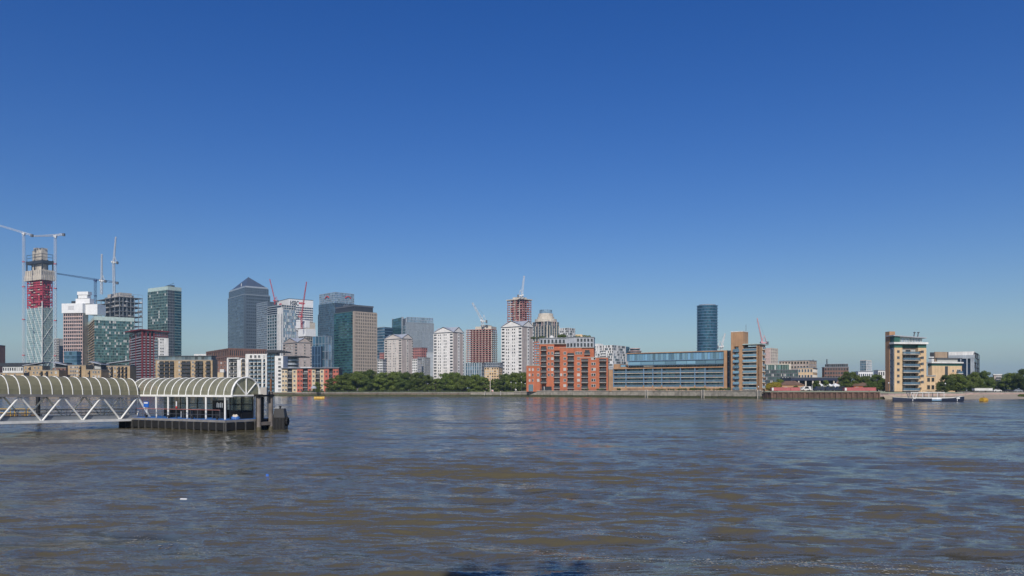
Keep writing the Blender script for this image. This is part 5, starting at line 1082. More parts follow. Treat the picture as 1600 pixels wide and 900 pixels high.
for px in (1434, 1440): mk = MB('mid_steel'); mk.tube((L * .5, U(px), b.z(528)), (L * .5, U(px) + .6, b.z(517.5)), .28, 6); mk.box(L * .5 - .4, L * .5 + .4, U(px) + .1, U(px) + 1.0, b.z(519), b.z(518)); mk.build('flue', b.root)
b.done()
b = Bld('sand_annex', 'lower sand coloured flats with green band right of the tall ones', 'building', 1450, 1456, 1503, 398, 78, 3.4); L, D = b.L, b.R; U = lambda p: b.u(p, 'R'); z1 = b.z(571.5)
b.core(-.2, z1, 'sand_render', .02); b.fb('green_band', 'green_panel', 'R', 0, D, z1, b.z(567.5), -3, -.05); b.fb('canopy_slab', 'white_paint', 'R', -.8, D + .3, b.z(567.5), b.z(565.3), -4, .8)
b.fb('dark_slot', 'glass_dark', 'R', U(1476.5), U(1481), -.2, z1 - .2, -.1, .05); b.core(b.z(565.3), b.z(560), 'glass_home', 2, y0=U(1466), part='penthouse_wall'); b.fb('penthouse_roof', 'mid_steel', 'R', U(1464), D, b.z(560), b.z(558.8), -6, .2)
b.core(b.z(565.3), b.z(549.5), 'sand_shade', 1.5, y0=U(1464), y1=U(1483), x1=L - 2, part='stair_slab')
for j in range(6):
    z = .5 + j * 3
    if z + 2 < z1: b.balc('R', U(1498), z, 3, 1.4, 1.0, 'white_paint', 'rail_glass', 'mid_steel', 0); b.win('R', U(1498), z, 2.2, 2, 'glass_home', 'white_paint', .02, 1); b.win('R', U(1489), z + .8, .9, 1.1, 'glass_home', 'white_paint', .02, 0)
b.done()
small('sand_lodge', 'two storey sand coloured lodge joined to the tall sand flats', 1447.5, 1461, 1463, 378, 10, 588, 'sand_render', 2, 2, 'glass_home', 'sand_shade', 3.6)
b = Bld('black_white_block', 'white framed block with dark glass panels behind the sand coloured annex', 'building', 1452, 1522, 1530, 470, 35, 3.4); z1 = b.z(549); L = b.L; b.core(0, z1, 'dark_steel', .3)
b.curtain('L', 0, L, 0, b.z(559), 12, 6, 'glass_navy', 'dark_steel', .2, .3, .1); U = b.u
for a, c in ((1451.8, 1456), (1494, 1496), (1500.5, 1502), (1510, 1512), (1516.5, 1522.5)): b.fb('white_fin', 'silver_clad', 'L', U(a), U(c), 0, b.z(557), -.1, .5)
b.fb('white_head', 'silver_clad', 'L', U(1482), U(1523), b.z(560), b.z(554.5), -.3, .6); b.fb('white_head', 'white_paint', 'L', U(1482), U(1522), b.z(554.5), z1, -8, .1); b.fb('white_head', 'white_paint', 'L', U(1452), U(1462), b.z(566), b.z(556), -3, .3)
b.curtain('R', 0, b.R, 0, b.z(551), 3, 8, 'glass_navy', 'dark_steel', .3, .4, .2); b.done()
b = Bld('cream_flats', 'small tan flats with balconies among the trees at far right', 'building', 1553, 1565, 1571, 470, 30, 3.2); z1 = b.z(586); b.core(0, z1, 'beige_and_shade', 0); mk = MB('white_paint'); mk.box(-.4, b.L + .4, -.4, b.R + .4, z1, z1 + .6); mk.build('roof', b.root)
for j in range(4):
    z = .4 + j * z1 / 4.2; b.win('L', b.L * .6, z, 2.2, 1.9, 'glass_home', 'white_paint', .02, 1); b.balc('L', b.L * .6, z, 2.6, 1.3, 1, 'concrete', 'dark_steel', 'dark_steel', 0); b.win('R', b.R * .5, z + .6, 1.1, 1.2, 'glass_home', 'white_paint', .02, 0)
b.done()
small('pale_flats', 'pale low flats further back at the far right edge', 1563, 1577, 1582, 560, 20, 593, 'white_paint', 4, 3, 'glass_home', 'white_paint')

# ------------------------------------------------------------------ trees
def leaf_cloud(clumps, per, size, mat, name):
    """many leaf-sized quads gathered in clumps"""
    n = sum(int(per * c[3] ** 2) for c in clumps); P = []
    for cx, cy, cz, cr in clumps:
        k = int(per * cr ** 2); d = rng.normal(size=(k, 3)); d /= np.linalg.norm(d, axis=1)[:, None]
        r = cr * rng.uniform(.45, 1.08, k) ** .6; p = d * r[:, None] * np.array([1, 1, .78]) + np.array([cx, cy, cz]); P.append(np.hstack([p, d]))
    P = np.vstack(P); k = len(P); c, d = P[:, :3], P[:, 3:]
    nrm = d * 1.1 + rng.normal(size=(k, 3)) * .45 + np.array([0, 0, .3]); nrm /= np.linalg.norm(nrm, axis=1)[:, None]
    t = np.cross(nrm, rng.normal(size=(k, 3))); t /= np.linalg.norm(t, axis=1)[:, None]; bt = np.cross(nrm, t); s = size * rng.uniform(.6, 1.35, k)[:, None]
    V = np.stack([c - t * s, c - bt * s * .55 + t * s * .1, c + t * s, c + bt * s * .6], 1).reshape(-1, 3)
    me = bpy.data.meshes.new(name); me.vertices.add(4 * k); me.vertices.foreach_set('co', V.ravel()); me.loops.add(4 * k); me.loops.foreach_set('vertex_index', np.arange(4 * k, dtype=np.int32))
    me.polygons.add(k); me.polygons.foreach_set('loop_start', np.arange(0, 4 * k, 4, dtype=np.int32)); me.update(calc_edges=True); me.materials.append(MATS[mat]); return me
def tree_kind(h, w, mat, nc, seed, low=.12, per=75, size=.30):
    rs = random.Random(seed); cl = []; tk = MB('bark'); tk.tube((0, 0, -.3), (0, 0, h * .3), w * .045, 8, w * .032); limbs = []
    for i in range(9):
        a = i * 2.4 + rs.random(); e = Vector((math.cos(a) * w * .36, math.sin(a) * w * .36, h * rs.uniform(.5, .85))); m_ = Vector((e.x * .35, e.y * .35, h * .42))
        tk.tube((0, 0, h * .25), m_, w * .02, 5, w * .014); tk.tube(m_, e, w * .014, 4, w * .005)
    for i in range(nc):
        a = rs.uniform(0, 6.283); t = rs.random(); z = low + (1 - low) * t; prof = math.sin(math.pi * min(1, .13 + .87 * t)) ** .55 if t < .95 else .4
        rad = w / 2 * prof * (rs.random() ** .35) * .88; cl.append((math.cos(a) * rad, math.sin(a) * rad, h * z * .95, w * rs.uniform(.085, .16)))
    return tk, leaf_cloud(cl, per, size, mat, 'crown')
KINDS = [tree_kind(13, 13, 'leaf_plane', 62, 1, .14), tree_kind(12, 11, 'leaf_plane', 55, 2, .10), tree_kind(14, 15, 'leaf_dark', 70, 3, .14), tree_kind(10, 9, 'leaf_light', 48, 4, .06), tree_kind(12, 14, 'leaf_plane', 64, 5, .1)]
TRUNK = [None] * len(KINDS); DIM = [13, 12, 14, 10, 12]; WID = [13, 11, 15, 9, 14]
def tree(label, px, ptop, Y, wpx, kind, base, name='broadleaf_tree', group='trees along the far bank'):
    tk, cr = KINDS[kind]; r_ = empty(name, (xx(px, Y), Y, base), label, 'tree', group, random.uniform(0, 6.28)); h = zz(ptop, Y) - base; wd = wpx * Y / F
    r_.scale = (wd / WID[kind], wd / WID[kind], h / DIM[kind])
    if TRUNK[kind] is None: TRUNK[kind] = tk.build('trunk', r_).data
    else: link('trunk', TRUNK[kind], r_)
    link('crown', cr, r_); return r_
row = [(519, 590, 522, 26, 3), (531, 586, 518, 30, 1), (545, 583, 520, 34, 0), (562, 581, 516, 38, 4), (580, 579.5, 518, 40, 2), (599, 582, 514, 36, 0), (617, 581.5, 516, 38, 4), (636, 583, 512, 36, 2), (653, 582, 514, 36, 0), (668, 586, 508, 26, 1), (680, 591, 506, 24, 3), (694, 584, 512, 34, 2), (710, 582, 510, 34, 0), (727, 587, 508, 30, 4), (744, 585.5, 508, 32, 0), (757, 590, 504, 24, 1), (772, 592, 502, 26, 3), (788, 585, 506, 34, 2), (803, 583, 500, 32, 4), (817, 582, 496, 28, 0)]
side = ['directly below the stone grid tower', 'in front of the white gabled towers', 'left of the red brick flats']
for i, (px, pt, Y, wp, k) in enumerate(row): tree('plane tree in the row on the far bank, %s from its left end' % ('first second third fourth fifth sixth seventh eighth ninth tenth eleventh twelfth thirteenth fourteenth fifteenth sixteenth seventeenth eighteenth nineteenth twentieth'.split()[i]), px, pt, Y, wp, k, 2.4, 'plane_tree', 'row of plane trees on the far bank')
for lab, px, pt, Y, wp, k, bs in (('small tree before the coral bay of the low flats', 495, 596, 521, 14, 3, 2.4), ('round bright green bush beside the domed shelter', 497, 607, 512, 8, 3, 2.4),
    ('large round tree between the dark brown flats and the right container', 1327, 581, 428, 36, 0, 3.9), ('bushy tree right of the large round tree', 1352, 588, 440, 26, 4, 3.9), ('small dark tree before the depot columns, left', 1276, 595, 425, 14, 2, 3.9), ('small tree in front of the depot, middle', 1290, 594, 432, 13, 1, 3.9), ('dark tree left of the sand coloured tower', 1371, 586, 412, 28, 2, 3.6), ('low dark tree against the sand coloured tower', 1380, 597, 384, 20, 1, 3.6), ('dark bushy tree behind the right container end', 1358, 600, 384, 22, 2, 3.7),
    ('green tree left of the left hip roofed house', 1219, 593, 440, 20, 4, 3.9), ('dark green tree behind the left container', 1243, 603, 400, 12, 2, 3.9),
    ('broad tree in front of the sand coloured annex, left', 1478, 587, 384, 30, 2, 3.3), ('broad tree in front of the sand coloured annex, right', 1494, 584.5, 386, 36, 0, 3.3), ('trimmed bright bush at the foot of the sand annex', 1472, 603, 380, 22, 3, 3.3), ('tall tree right of the sand coloured annex', 1522, 582, 420, 24, 4, 3.2), ('tree right of the dark glass block', 1540, 581, 430, 30, 2, 3.2), ('large tree left of the right picture edge', 1580, 583, 432, 34, 0, 3.2), ('tall tree cut by the right picture edge', 1601, 577, 425, 36, 2, 3.2), ('low tree at far right behind the parked cars', 1562, 596, 440, 24, 1, 3.2), ('big tree beyond the right picture edge', 1628, 580, 425, 36, 4, 3.2)):
    tree(lab, px, pt, Y, wp, k, bs)
# hedge and shrubs
def shrubs(name, label, spots, mat, Yf, zb):
    cl = []; x0, Y0 = xx(spots[0][0], Yf(spots[0][0])), Yf(spots[0][0])
    for px, wpx, ptop in spots:
        Y = Yf(px); s = Y / F; h = zz(ptop, Y) - zb; wd = wpx * s
        for i in range(max(2, int(wd / .9))): cl.append((xx(px, Y) - x0 + (i / max(1, int(wd / .9) - 1) - .5) * wd * .85, Y - Y0 + random.uniform(-.5, .5), h * random.uniform(.35, .6), max(.5, h * random.uniform(.38, .55))))
    me = leaf_cloud(cl, 520, .17, mat, 'foliage'); r_ = empty(name, (x0, Y0, zb), label, 'shrub'); link('leaves', me, r_)
    k = MB('bark'); [k.tube((c[0], c[1], -.1), (c[0], c[1], c[2]), .06, 4) for c in cl]; k.build('stems', r_); return r_
fr = lambda p: bank(p)[0] + 2.6
for lab, px, wp, pt, mt in (('dark clipped hedge left end before the blue balconied flats', 976, 24, 606, 'leaf_dark'), ('small dark shrub second along the blue balconied flats', 1000, 7, 606.8, 'leaf_dark'), ('green shrub third along the blue balconied flats', 1032, 16, 607, 'leaf_light'), ('dark shrub fourth along the blue balconied flats', 1048, 9, 606.6, 'leaf_dark'), ('golden bush left of the long hedge', 1060, 5, 606.8, 'leaf_gold'), ('dark shrub in the middle before the blue balconied flats', 1066, 12, 606, 'leaf_plane'), ('golden bush in the middle of the hedge row', 1075, 6, 607.4, 'leaf_gold'), ('long dark clipped hedge right of the middle', 1091, 26, 605.6, 'leaf_dark'), ('golden bush right of the long hedge', 1106, 5, 606.4, 'leaf_gold'), ('large golden bush near the stair tower', 1120, 10, 606.2, 'leaf_gold'), ('dark rounded shrub beside the stair tower', 1134, 18, 605.4, 'leaf_dark'), ('small green shrub at right foot of the red brick flats', 938, 10, 606, 'leaf_light'), ('small dark shrub before the red brick flats', 915, 7, 606.5, 'leaf_dark')):
    Y = fr(px); shrubs('shrub', lab, [(px, wp, pt)], mt, fr, bank(px)[1])
shrubs('shrub', 'big golden yellow bush above the left pink container', [(1208, 18, 596)], 'leaf_gold', lambda p: 398, 3.9)
shrubs('hedge', 'low green hedge along the wall below the trees', [(480 + i * 18, 18, 610.2 + (i % 3) * .5) for i in range(19)], 'leaf_light', lambda p: bank(p)[0] + 4, 2.35)
shrubs('roof_plants', 'roof garden bushes left on the red brick flats penthouse', [(834, 7, 526), (846, 8, 525)], 'leaf_dark', lambda p: 474, zz(530, 474)); shrubs('roof_plants', 'roof garden bush in the middle of the red brick flats penthouse', [(878, 9, 521.5)], 'leaf_dark', lambda p: 472, zz(528, 472)); shrubs('roof_plants', 'roof garden bushes right on the red brick flats penthouse', [(903, 5, 523.5), (917, 9, 523)], 'leaf_plane', lambda p: 470, zz(528, 470))
shrubs('weeds', 'green weeds on the foreshore at the right edge', [(1600, 18, 615), (1618, 20, 614)], 'leaf_dark', lambda p: 384, .6)
# lamp posts, mast, small figures of street furniture
def lamp_post(label, px, Y, ptop, base, pm='mid_steel'):
    r_ = empty('lamp_post', (xx(px, Y), Y, base), label, 'lamp post', 'lamp posts on the far bank'); h = zz(ptop, Y) - base; k = MB(pm); k.tube((0, 0, -.1), (0, 0, h), .09, 6, .06); k.build('post', r_); k = MB('sign_white'); k.prism([(.28 * math.cos(a), .28 * math.sin(a)) for a in np.linspace(0, 6.283, 10, endpoint=False)], h, h + .5); k.m('mid_steel'); k.prism([(.34 * math.cos(a), .34 * math.sin(a)) for a in np.linspace(0, 6.283, 10, endpoint=False)], h + .5, h + .6); k.build('lantern', r_)
for lab, px, pt in (('lamp post by the trees, first left of the red brick flats', 798.5, 598), ('lamp post by the trees, second left of the red brick flats', 806, 599), ('lamp post third and nearest left of the red brick flats', 815, 598), ('lamp post at the left corner of red brick flats', 820.5, 600), ('lamp post right of the red brick flats', 953, 603), ('lamp post before the stair tower', 1185, 605), ('lamp post left of the sand coloured flats', 1388.5, 599), ('lamp post before the balconies of the sand flats', 1432.5, 600), ('lamp post right of the sand coloured flats', 1477, 600)):
    Yp, bs = bank(px); lamp_post(lab, px, Yp + 3, pt, bs)
Yp = bank(766)[0] + 3; r_ = empty('signal_mast', (xx(766, Yp), Yp, 2.4), 'pale grey cross shaped mast standing before the trees', 'mast'); h = zz(587.5, Yp) - 2.4; k = MB('concrete_pale'); k.tube((0, 0, -.2), (0, 0, h), .26, 8, .16); k.build('pole', r_); k = MB('concrete_pale'); k.tube((-1.7, 0, h - 1.5), (1.7, 0, h - 1.5), .13, 6); k.build('cross_arm', r_)
r_ = empty('notice_board', (xx(769.5, Yp), Yp, 2.4), 'small red and white notice at the foot of the cross mast', 'sign'); k = MB('mid_steel'); k.tube((0, 0, -.1), (0, 0, .8), .06, 5); k.build('post', r_); k = MB('sign_white'); k.box(-.6, .6, -.06, 0, .6, 1.7); k.m('sign_red'); k.box(-.45, .45, -.08, -.06, .8, 1.3); k.build('board', r_)
for lab, px in (('leaning timber mooring post in the water at the wall, left', 757), ('timber mooring post in the water at the wall, right', 782)):
    Yp = bank(px)[0] - 1.6; r_ = empty('mooring_post', (xx(px, Yp), Yp, -1), lab, 'post', 'mooring posts at the far wall'); k = MB('concrete'); k.tube((0, 0, 0), (.4 if px == 757 else 0, 0, 4.4), .3, 7); k.build('pile', r_); k = MB('algae'); k.tube((0, -.02, 0), (.16 if px == 757 else 0, -.02, 1.8), .33, 7); k.build('weed', r_)

# ------------------------------------------------------------------ pier: pontoon and gangway
uV = Vector((-.863, .505, 0)); vV = Vector((.505, .863, 0)); zV = Vector((0, 0, 1))
E0 = Vector((xx(362, 91.0), 91.0, 0))          # near eave corner of the pontoon canopy
PW, PL, ZE, ZD = 4.3, 19.2, 4.2, 1.3
class Loc:
    def __init__(s, root): s.root = root; s.o = root.location.copy()
    def __call__(s, a, b, z): return E0 + uV * a + vV * b + zV * z - s.o
def obox(mb, P, a0, a1, b0, b1, z0, z1): mb.hull8([P(a0, b0, z0), P(a0, b1, z0), P(a1, b1, z0), P(a1, b0, z0), P(a0, b0, z1), P(a0, b1, z1), P(a1, b1, z1), P(a1, b0, z1)])
def arch_pts(c, r, n, th0=0, hgt=None): return [(c - r * math.cos(math.pi * i / n), (hgt or r) * math.sin(math.pi * i / n)) for i in range(n + 1)]
root = empty('floating_pontoon', E0 + uV * 9 + vV * 2.2, 'black sided floating pontoon with blue deck under the pier canopy', 'pontoon'); P = Loc(root)
A0, A1, B0, B1 = -.5, 19.6, -1.35, 5.75
k = MB('rubber'); obox(k, P, A0, A1, B0, B1, -.9, .95); k.build('hull', root)
k = MB('deck_blue'); obox(k, P, A0 + .1, A1 - .1, B0 + .1, B1 - .1, .95, ZD); k.build('deck', root)
k = MB('pier_grey'); obox(k, P, A0 - .05, A1 + .05, B0 - .05, B0 + .1, 1.02, 1.28); obox(k, P, A0 - .05, A0 + .1, B0 + .1, B1, 1.02, 1.28); k.build('rubbing_strake', root)
n_ = 15
for i in range(n_ + 1):
    a = A0 + (A1 - A0) * i / n_; k = MB('fender_frame'); obox(k, P, a - .07, a + .07, B0 - .22, B0, -.1, 1.02); k.build('fender_rib', root)
    if i < n_: k = MB('rubber'); obox(k, P, a + .12, a + (A1 - A0) / n_ - .12, B0 - .16, B0 - .01, .12, .92); k.build('fender_panel', root)
for i in range(5):
    b_ = B0 + (B1 - B0) * i / 5; k = MB('fender_frame'); obox(k, P, A0 - .22, A0, b_ - .07, b_ + .07, -.1, 1.02); k.build('fender_rib', root); k = MB('rubber'); obox(k, P, A0 - .16, A0 - .01, b_ + .12, b_ + 1.3, .12, .92); k.build('fender_panel', root)
for a in (1.5, 6, 10.5, 15): k = MB('black_paint'); k.tube(P(a, B0 + .5, ZD), P(a, B0 + .5, ZD + .4), .14, 8); k.tube(P(a - .3, B0 + .5, ZD + .32), P(a + .3, B0 + .5, ZD + .32), .09, 6); k.build('bollard', root)
# canopy on the pontoon
root = empty('pontoon_canopy', E0 + vV * 2.15 + uV * 9 + zV * ZD, 'arched canopy with pale ribs over the floating pontoon', 'canopy'); P = Loc(root); r = PW / 2; NR = 14; NA = 14; ap_ = arch_pts(r, r, NA); PLc = 19.6
for i in range(NR + 1):
    a = PLc * i / NR; k = MB('pier_white'); k.path([P(a, b_, ZE + z) for b_, z in ap_], .07 if i else .12, 6); k.build('rib', root)
    if i < NR:
        a1 = PLc * (i + 1) / NR; k = MB('canopy_sheet_light')
        for (b0, z0), (b1, z1) in zip(ap_, ap_[1:]): k.face([P(a + .04, b0, ZE + z0), P(a1 - .04, b0, ZE + z0), P(a1 - .04, b1, ZE + z1), P(a + .04, b1, ZE + z1)])
        k.build('roof_panel', root, smooth=True)
for b_ in (0, PW): k = MB('pier_white'); obox(k, P, -.15, PLc + .1, b_ - .12, b_ + .12, ZE - .22, ZE + .02); k.build('eave_beam', root)
k = MB('pier_white'); k.tube(P(-.02, 0, ZE - .08), P(-.02, PW, ZE - .08), .12, 6); k.build('tie_beam', root)
for q in (math.pi * .25, math.pi * .5, math.pi * .75): k = MB('pier_white'); k.tube(P(0, r, ZE), P(0, r - r * math.cos(q), ZE + r * math.sin(q)), .085, 6); k.build('end_strut', root)
k = MB('canopy_sheet_light'); k.face([P(.06, b_, ZE + z) for b_, z in ap_]); k.build('end_panel', root)
for a in (1.15, 4.6, 8.1, 11.8, 14.2, 18): 
    for b_ in (0, PW): k = MB('pier_white'); k.tube(P(a, b_, ZD - .02), P(a, b_, ZE - .2), .115, 8); k.build('post', root)
# glazed waiting room
root = empty('waiting_room', E0 + vV * 3.3 + uV * 6 + zV * ZD, 'dark framed glass waiting room under the pontoon canopy', 'shelter'); P = Loc(root)
def screen(a0, a1, b0, b1, n_):
    for i in range(n_):
        t0, t1 = i / n_, (i + 1) / n_; p0 = (a0 + (a1 - a0) * t0, b0 + (b1 - b0) * t0); p1 = (a0 + (a1 - a0) * t1, b0 + (b1 - b0) * t1)
        k = MB('screen_glass'); k.face([P(p0[0], p0[1], ZD + .95), P(p1[0], p1[1], ZD + .95), P(p1[0], p1[1], ZE - .25), P(p0[0], p0[1], ZE - .25)]); k.build('pane', root)
        k = MB('black_paint'); k.face([P(p0[0], p0[1], ZD), P(p1[0], p1[1], ZD), P(p1[0], p1[1], ZD + .93), P(p0[0], p0[1], ZD + .93)]); k.build('kick_panel', root)
        k = MB('black_paint'); k.tube(P(p0[0], p0[1], ZD - .02), P(p0[0], p0[1], ZE - .2), .06, 4); k.tube(P(p0[0], p0[1], ZD + 1.75), P(p1[0], p1[1], ZD + 1.75), .035, 4); k.tube(P(p0[0], p0[1], ZD + .95), P(p1[0], p1[1], ZD + .95), .05, 4); k.build('frame', root)
screen(.9, 18.2, 3.9, 3.9, 10); screen(.9, .9, .5, 3.9, 2)
# railing, bins, boards, life ring
root = empty('pontoon_railing', E0 + uV * 8 + vV * -.6 + zV * ZD, 'thin metal railing along the near edge of the pontoon', 'railing'); P = Loc(root)
for i in range(13): a = 1.4 + i * 1.35; k = MB('mid_steel'); k.tube(P(a, -.55, ZD - .02), P(a, -.55, ZD + 1.1), .035, 5); k.build('post', root)
k = MB('oxide_red'); k.tube(P(1.4, -.55, ZD + 1.12), P(17.6, -.55, ZD + 1.12), .04, 5); k.build('hand_rail', root); k = MB('mid_steel'); k.tube(P(1.4, -.55, ZD + .55), P(17.6, -.55, ZD + .55), .025, 5); k.build('mid_rail', root)
def dbox(name, label, cat, a, b_, w_, d_, h_, m, extra=None):
    r_ = empty(name, E0 + uV * a + vV * b_ + zV * ZD, label, cat); Q = Loc(r_); k = MB(m); obox(k, Q, a - w_ / 2, a + w_ / 2, b_ - d_ / 2, b_ + d_ / 2, ZD, ZD + h_); k.build('body', r_)
    k = MB('mid_steel'); obox(k, Q, a - w_ / 2 - .03, a + w_ / 2 + .03, b_ - d_ / 2 - .03, b_ + d_ / 2 + .03, ZD + h_, ZD + h_ + .06); k.build('lid', r_)
    if extra: extra(Q, r_)
dbox('black_cabinet', 'black waist high cabinet on the pontoon, left of centre', 'cabinet', 12.6, .9, 1.0, .6, 1.05, 'black_paint'); dbox('black_cabinet', 'black waist high cabinet on the pontoon, centre', 'cabinet', 9.6, 1.0, 1.1, .6, 1.15, 'black_paint'); dbox('black_cabinet', 'black waist high cabinet nearest the glass waiting room front', 'cabinet', 7.0, 1.0, 1.2, .6, 1.15, 'black_paint'); dbox('grey_locker', 'pale grey locker on the deck near the gangway end', 'locker', 11.2, 2.2, 1.4, .7, .8, 'zinc')
def ntc(Q, r_):
    k = MB('sign_white'); random.seed(3)
    for i in range(4): k.face([Q(5.05 - i * .32, 1.87, ZD + 1.35), Q(4.85 - i * .32, 1.87, ZD + 1.35), Q(4.80 - i * .32, 1.87, ZD + 2.0 - .1 * (i % 2)), Q(5.02 - i * .32, 1.87, ZD + 1.9)])
    k.build('white_marks', r_)
dbox('notice_stand', 'black notice panel with white marks under the canopy', 'sign', 4.5, 1.95, 2.6, .12, 2.2, 'black_paint', ntc)
r_ = empty('life_ring', E0 + uV * .4 + vV * 3.9 + zV * ZD, 'white life ring on the post at the pontoon end', 'life ring'); Q = Loc(r_); k = MB('sign_white'); c = (0.7, 4.15); k.path([Q(-.02, 4.25 + .36 * math.cos(t), ZD + .75 + .36 * math.sin(t)) for t in np.linspace(0, 2 * math.pi, 17)], .09, 6); k.build('ring', r_); k = MB('mid_steel'); k.tube(Q(.06, 4.25, ZD), Q(.06, 4.25, ZD + 1.2), .05, 5); k.build('bracket', r_)
r_ = empty('coiled_rope', E0 + uV * .9 + vV * 1.2 + zV * ZD, 'heap of white and blue rope on the pontoon end', 'rope'); Q = Loc(r_)
for j, (m_, rr_) in enumerate((('deck_blue', .6), ('deck_blue', .48), ('concrete_pale', .34), ('concrete_pale', .22))): k = MB(m_); k.path([Q(.9 + rr_ * math.cos(t), 1.2 + rr_ * .8 * math.sin(t), ZD + .08 + j * .12 + .05 * math.sin(3 * t)) for t in np.linspace(0, 6.283, 15)], .12, 5); k.build('coil', r_)
r_ = empty('red_white_sign', E0 + uV * 9.4 + vV * -.5 + zV * ZD, 'slim red and white pennant sign on the pontoon railing', 'sign'); Q = Loc(r_); k = MB('black_paint'); k.tube(Q(9.4, -.5, ZD), Q(9.4, -.5, ZE - .3), .05, 5); k.build('pole', r_); k = MB('sign_white'); obox(k, Q, 9.3, 9.5, -.6, -.56, ZD + 1.5, ZD + 2.1); k.m('sign_red'); obox(k, Q, 9.28, 9.52, -.6, -.56, ZD + 1.25, ZD + 1.5); k.build('board', r_)
r_ = empty('blue_notice', E0 + uV * 16.4 + vV * .2 + zV * ZD, 'blue notice board by the gangway end', 'sign'); Q = Loc(r_); k = MB('pier_white'); k.tube(Q(16.4, .2, ZD), Q(16.4, .2, ZD + 2), .05, 5); k.build('post', r_); k = MB('bright_blue'); obox(k, Q, 15.9, 16.9, .05, .13, ZD + 1.3, ZD + 2.0); k.m('sign_white'); obox(k, Q, 16.0, 16.8, .02, .05, ZD + 1.75, ZD + 1.92); k.build('board', r_)
# gangway: covered steel truss bridge from the near bank
G0 = E0 + uV * 17.2 + vV * -.55; GW, GH, GL, SL = 3.7, 3.3, 66.0, .014   # starts at pontoon, runs back along -v
root = empty('covered_gangway', G0 - vV * 30, 'white truss gangway with olive arched canopy leading to the pontoon', 'gangway'); go = root.location.copy()
def G(s, c, z): return G0 - vV * s - uV * (c * -1) + zV * (z + s * SL) - go        # s back towards the bank, c across to the far side
ZB, ZT = .82, 4.15; RS = 1.2; NR = int(GL / RS); ag = arch_pts(GW / 2, GW / 2, 12, hgt=2.15)
for i in range(NR + 1):
    s = i * RS; k = MB('pier_white'); k.path([G(s, c, ZT + z) for c, z in ag], .062, 5); k.build('rib', root)
    if i < NR:
        k = MB('canopy_sheet')
        for (b0, z0), (b1, z1) in zip(ag, ag[1:]): k.face([G(s + .04, b0, ZT + z0), G(s + RS - .04, b0, ZT + z0), G(s + RS - .04, b1, ZT + z1), G(s + .04, b1, ZT + z1)])
        k.build('roof_panel', root, smooth=True)
def gbox(k, s0, s1, c0, c1, z0, z1): k.hull8([G(s0, c0, z0), G(s0, c1, z0), G(s1, c1, z0), G(s1, c0, z0), G(s0, c0, z1), G(s0, c1, z1), G(s1, c1, z1), G(s1, c0, z1)])
for c in (0, GW):
    k = MB('pier_grey'); gbox(k, -.1, GL, c - .22, c + .2, ZT - .3, ZT); k.build('top_chord', root); k = MB('pier_white'); gbox(k, -.4, GL, c - .15, c + .15, ZB, ZB + .3); k.build('bottom_chord', root)
    pn = 4.8; s = 0; s0_ = .0 if c == 0 else 2.4
    while s < GL - 2.4:
        k = MB('pier_white'); k.tube(G(s, c, ZT - .2), G(s + 2.4, c, ZB + .2), .105, 8); k.build('diagonal', root); k = MB('pier_white'); k.tube(G(s + 2.4, c, ZB + .2), G(s + 4.8, c, ZT - .2), .105, 8); k.build('diagonal', root); s += pn
    k = MB('pier_white'); k.tube(G(0, c, ZT - .2), G(-1.8, c, ZB + .3), .13, 8); k.build('diagonal', root)
k = MB('zinc'); gbox(k, -1.5, GL, .2, GW - .2, ZB + .3, ZB + .42); k.build('walkway', root); k = MB('steel_grey'); gbox(k, 0, GL, .16, .2, ZB + .32, ZB + .75); gbox(k, 0, GL, GW - .2, GW - .16, ZB + .32, ZB + .75); k.build('toe_board', root)
for c in (.3, GW - .3):
    k = MB('mid_steel'); [k.tube(G(-.3, c, z), G(GL, c, z), .03, 5) for z in (ZB + 1.5, ZB + 1.1)]; k.build('hand_rail', root)
    for i in range(27): k = MB('mid_steel'); k.tube(G(i * 2.4, c, ZB + .4), G(i * 2.4, c, ZB + 1.5), .03, 4); k.build('rail_post', root)
for i in range(14): k = MB('pier_grey'); gbox(k, i * 4.8, i * 4.8 + .2, .15, GW - .15, ZB + .02, ZB + .28); k.build('cross_beam', root)
# dolphins (guide piles) at the pontoon end
def pile_at(px, Y, z0, z1, r, m, root, name='pile', n=16):
    k = MB(m); p = Vector((xx(px, Y), Y, 0)) - root.location; k.tube(p + zV * z0, p + zV * z1, r, n); return k.build(name, root, smooth=False)
Y = 93.5; root = empty('guide_piles', (xx(413, Y), Y, 0), 'pair of thick brown guide piles with cross beams at the pontoon end', 'piles')
for px, Yk in ((404.5, 92.6), (423, 94.2)):
    zt = zz(618 if px < 410 else 613, Yk); pl = pile_at(px, Yk, -1.2, zt, .27 if px > 410 else .26, 'pile_brown', root); tm_ = pile_at(px, Yk, -1.21, .35, .29, 'wet_wall', root, 'tide_mark'); tm_.parent = pl; k = MB('pier_grey'); p = Vector((xx(px, Yk), Yk, 0)) - root.location; k.tube(p + zV * (zt), p + zV * (zt + .12), .33, 16); k.build('pile_cap', pl)
pa = Vector((xx(404.5, 92.6), 92.6, 0)) - root.location; pb = Vector((xx(423, 94.2), 94.2, 0)) - root.location; d = (pb - pa).normalized(); nn = Vector((-d.y, d.x, 0))
def beam(z0, z1, m, nm, o0=-.2, o1=.2, t0=0, t1=1):
    k = MB(m); A_, B_ = pa.lerp(pb, t0), pa.lerp(pb, t1); k.hull8([A_ + nn * o0 + zV * z0, B_ + nn * o0 + zV * z0, B_ + nn * o1 + zV * z0, A_ + nn * o1 + zV * z0, A_ + nn * o0 + zV * z1, B_ + nn * o0 + zV * z1, B_ + nn * o1 + zV * z1, A_ + nn * o1 + zV * z1]); k.build(nm, root)
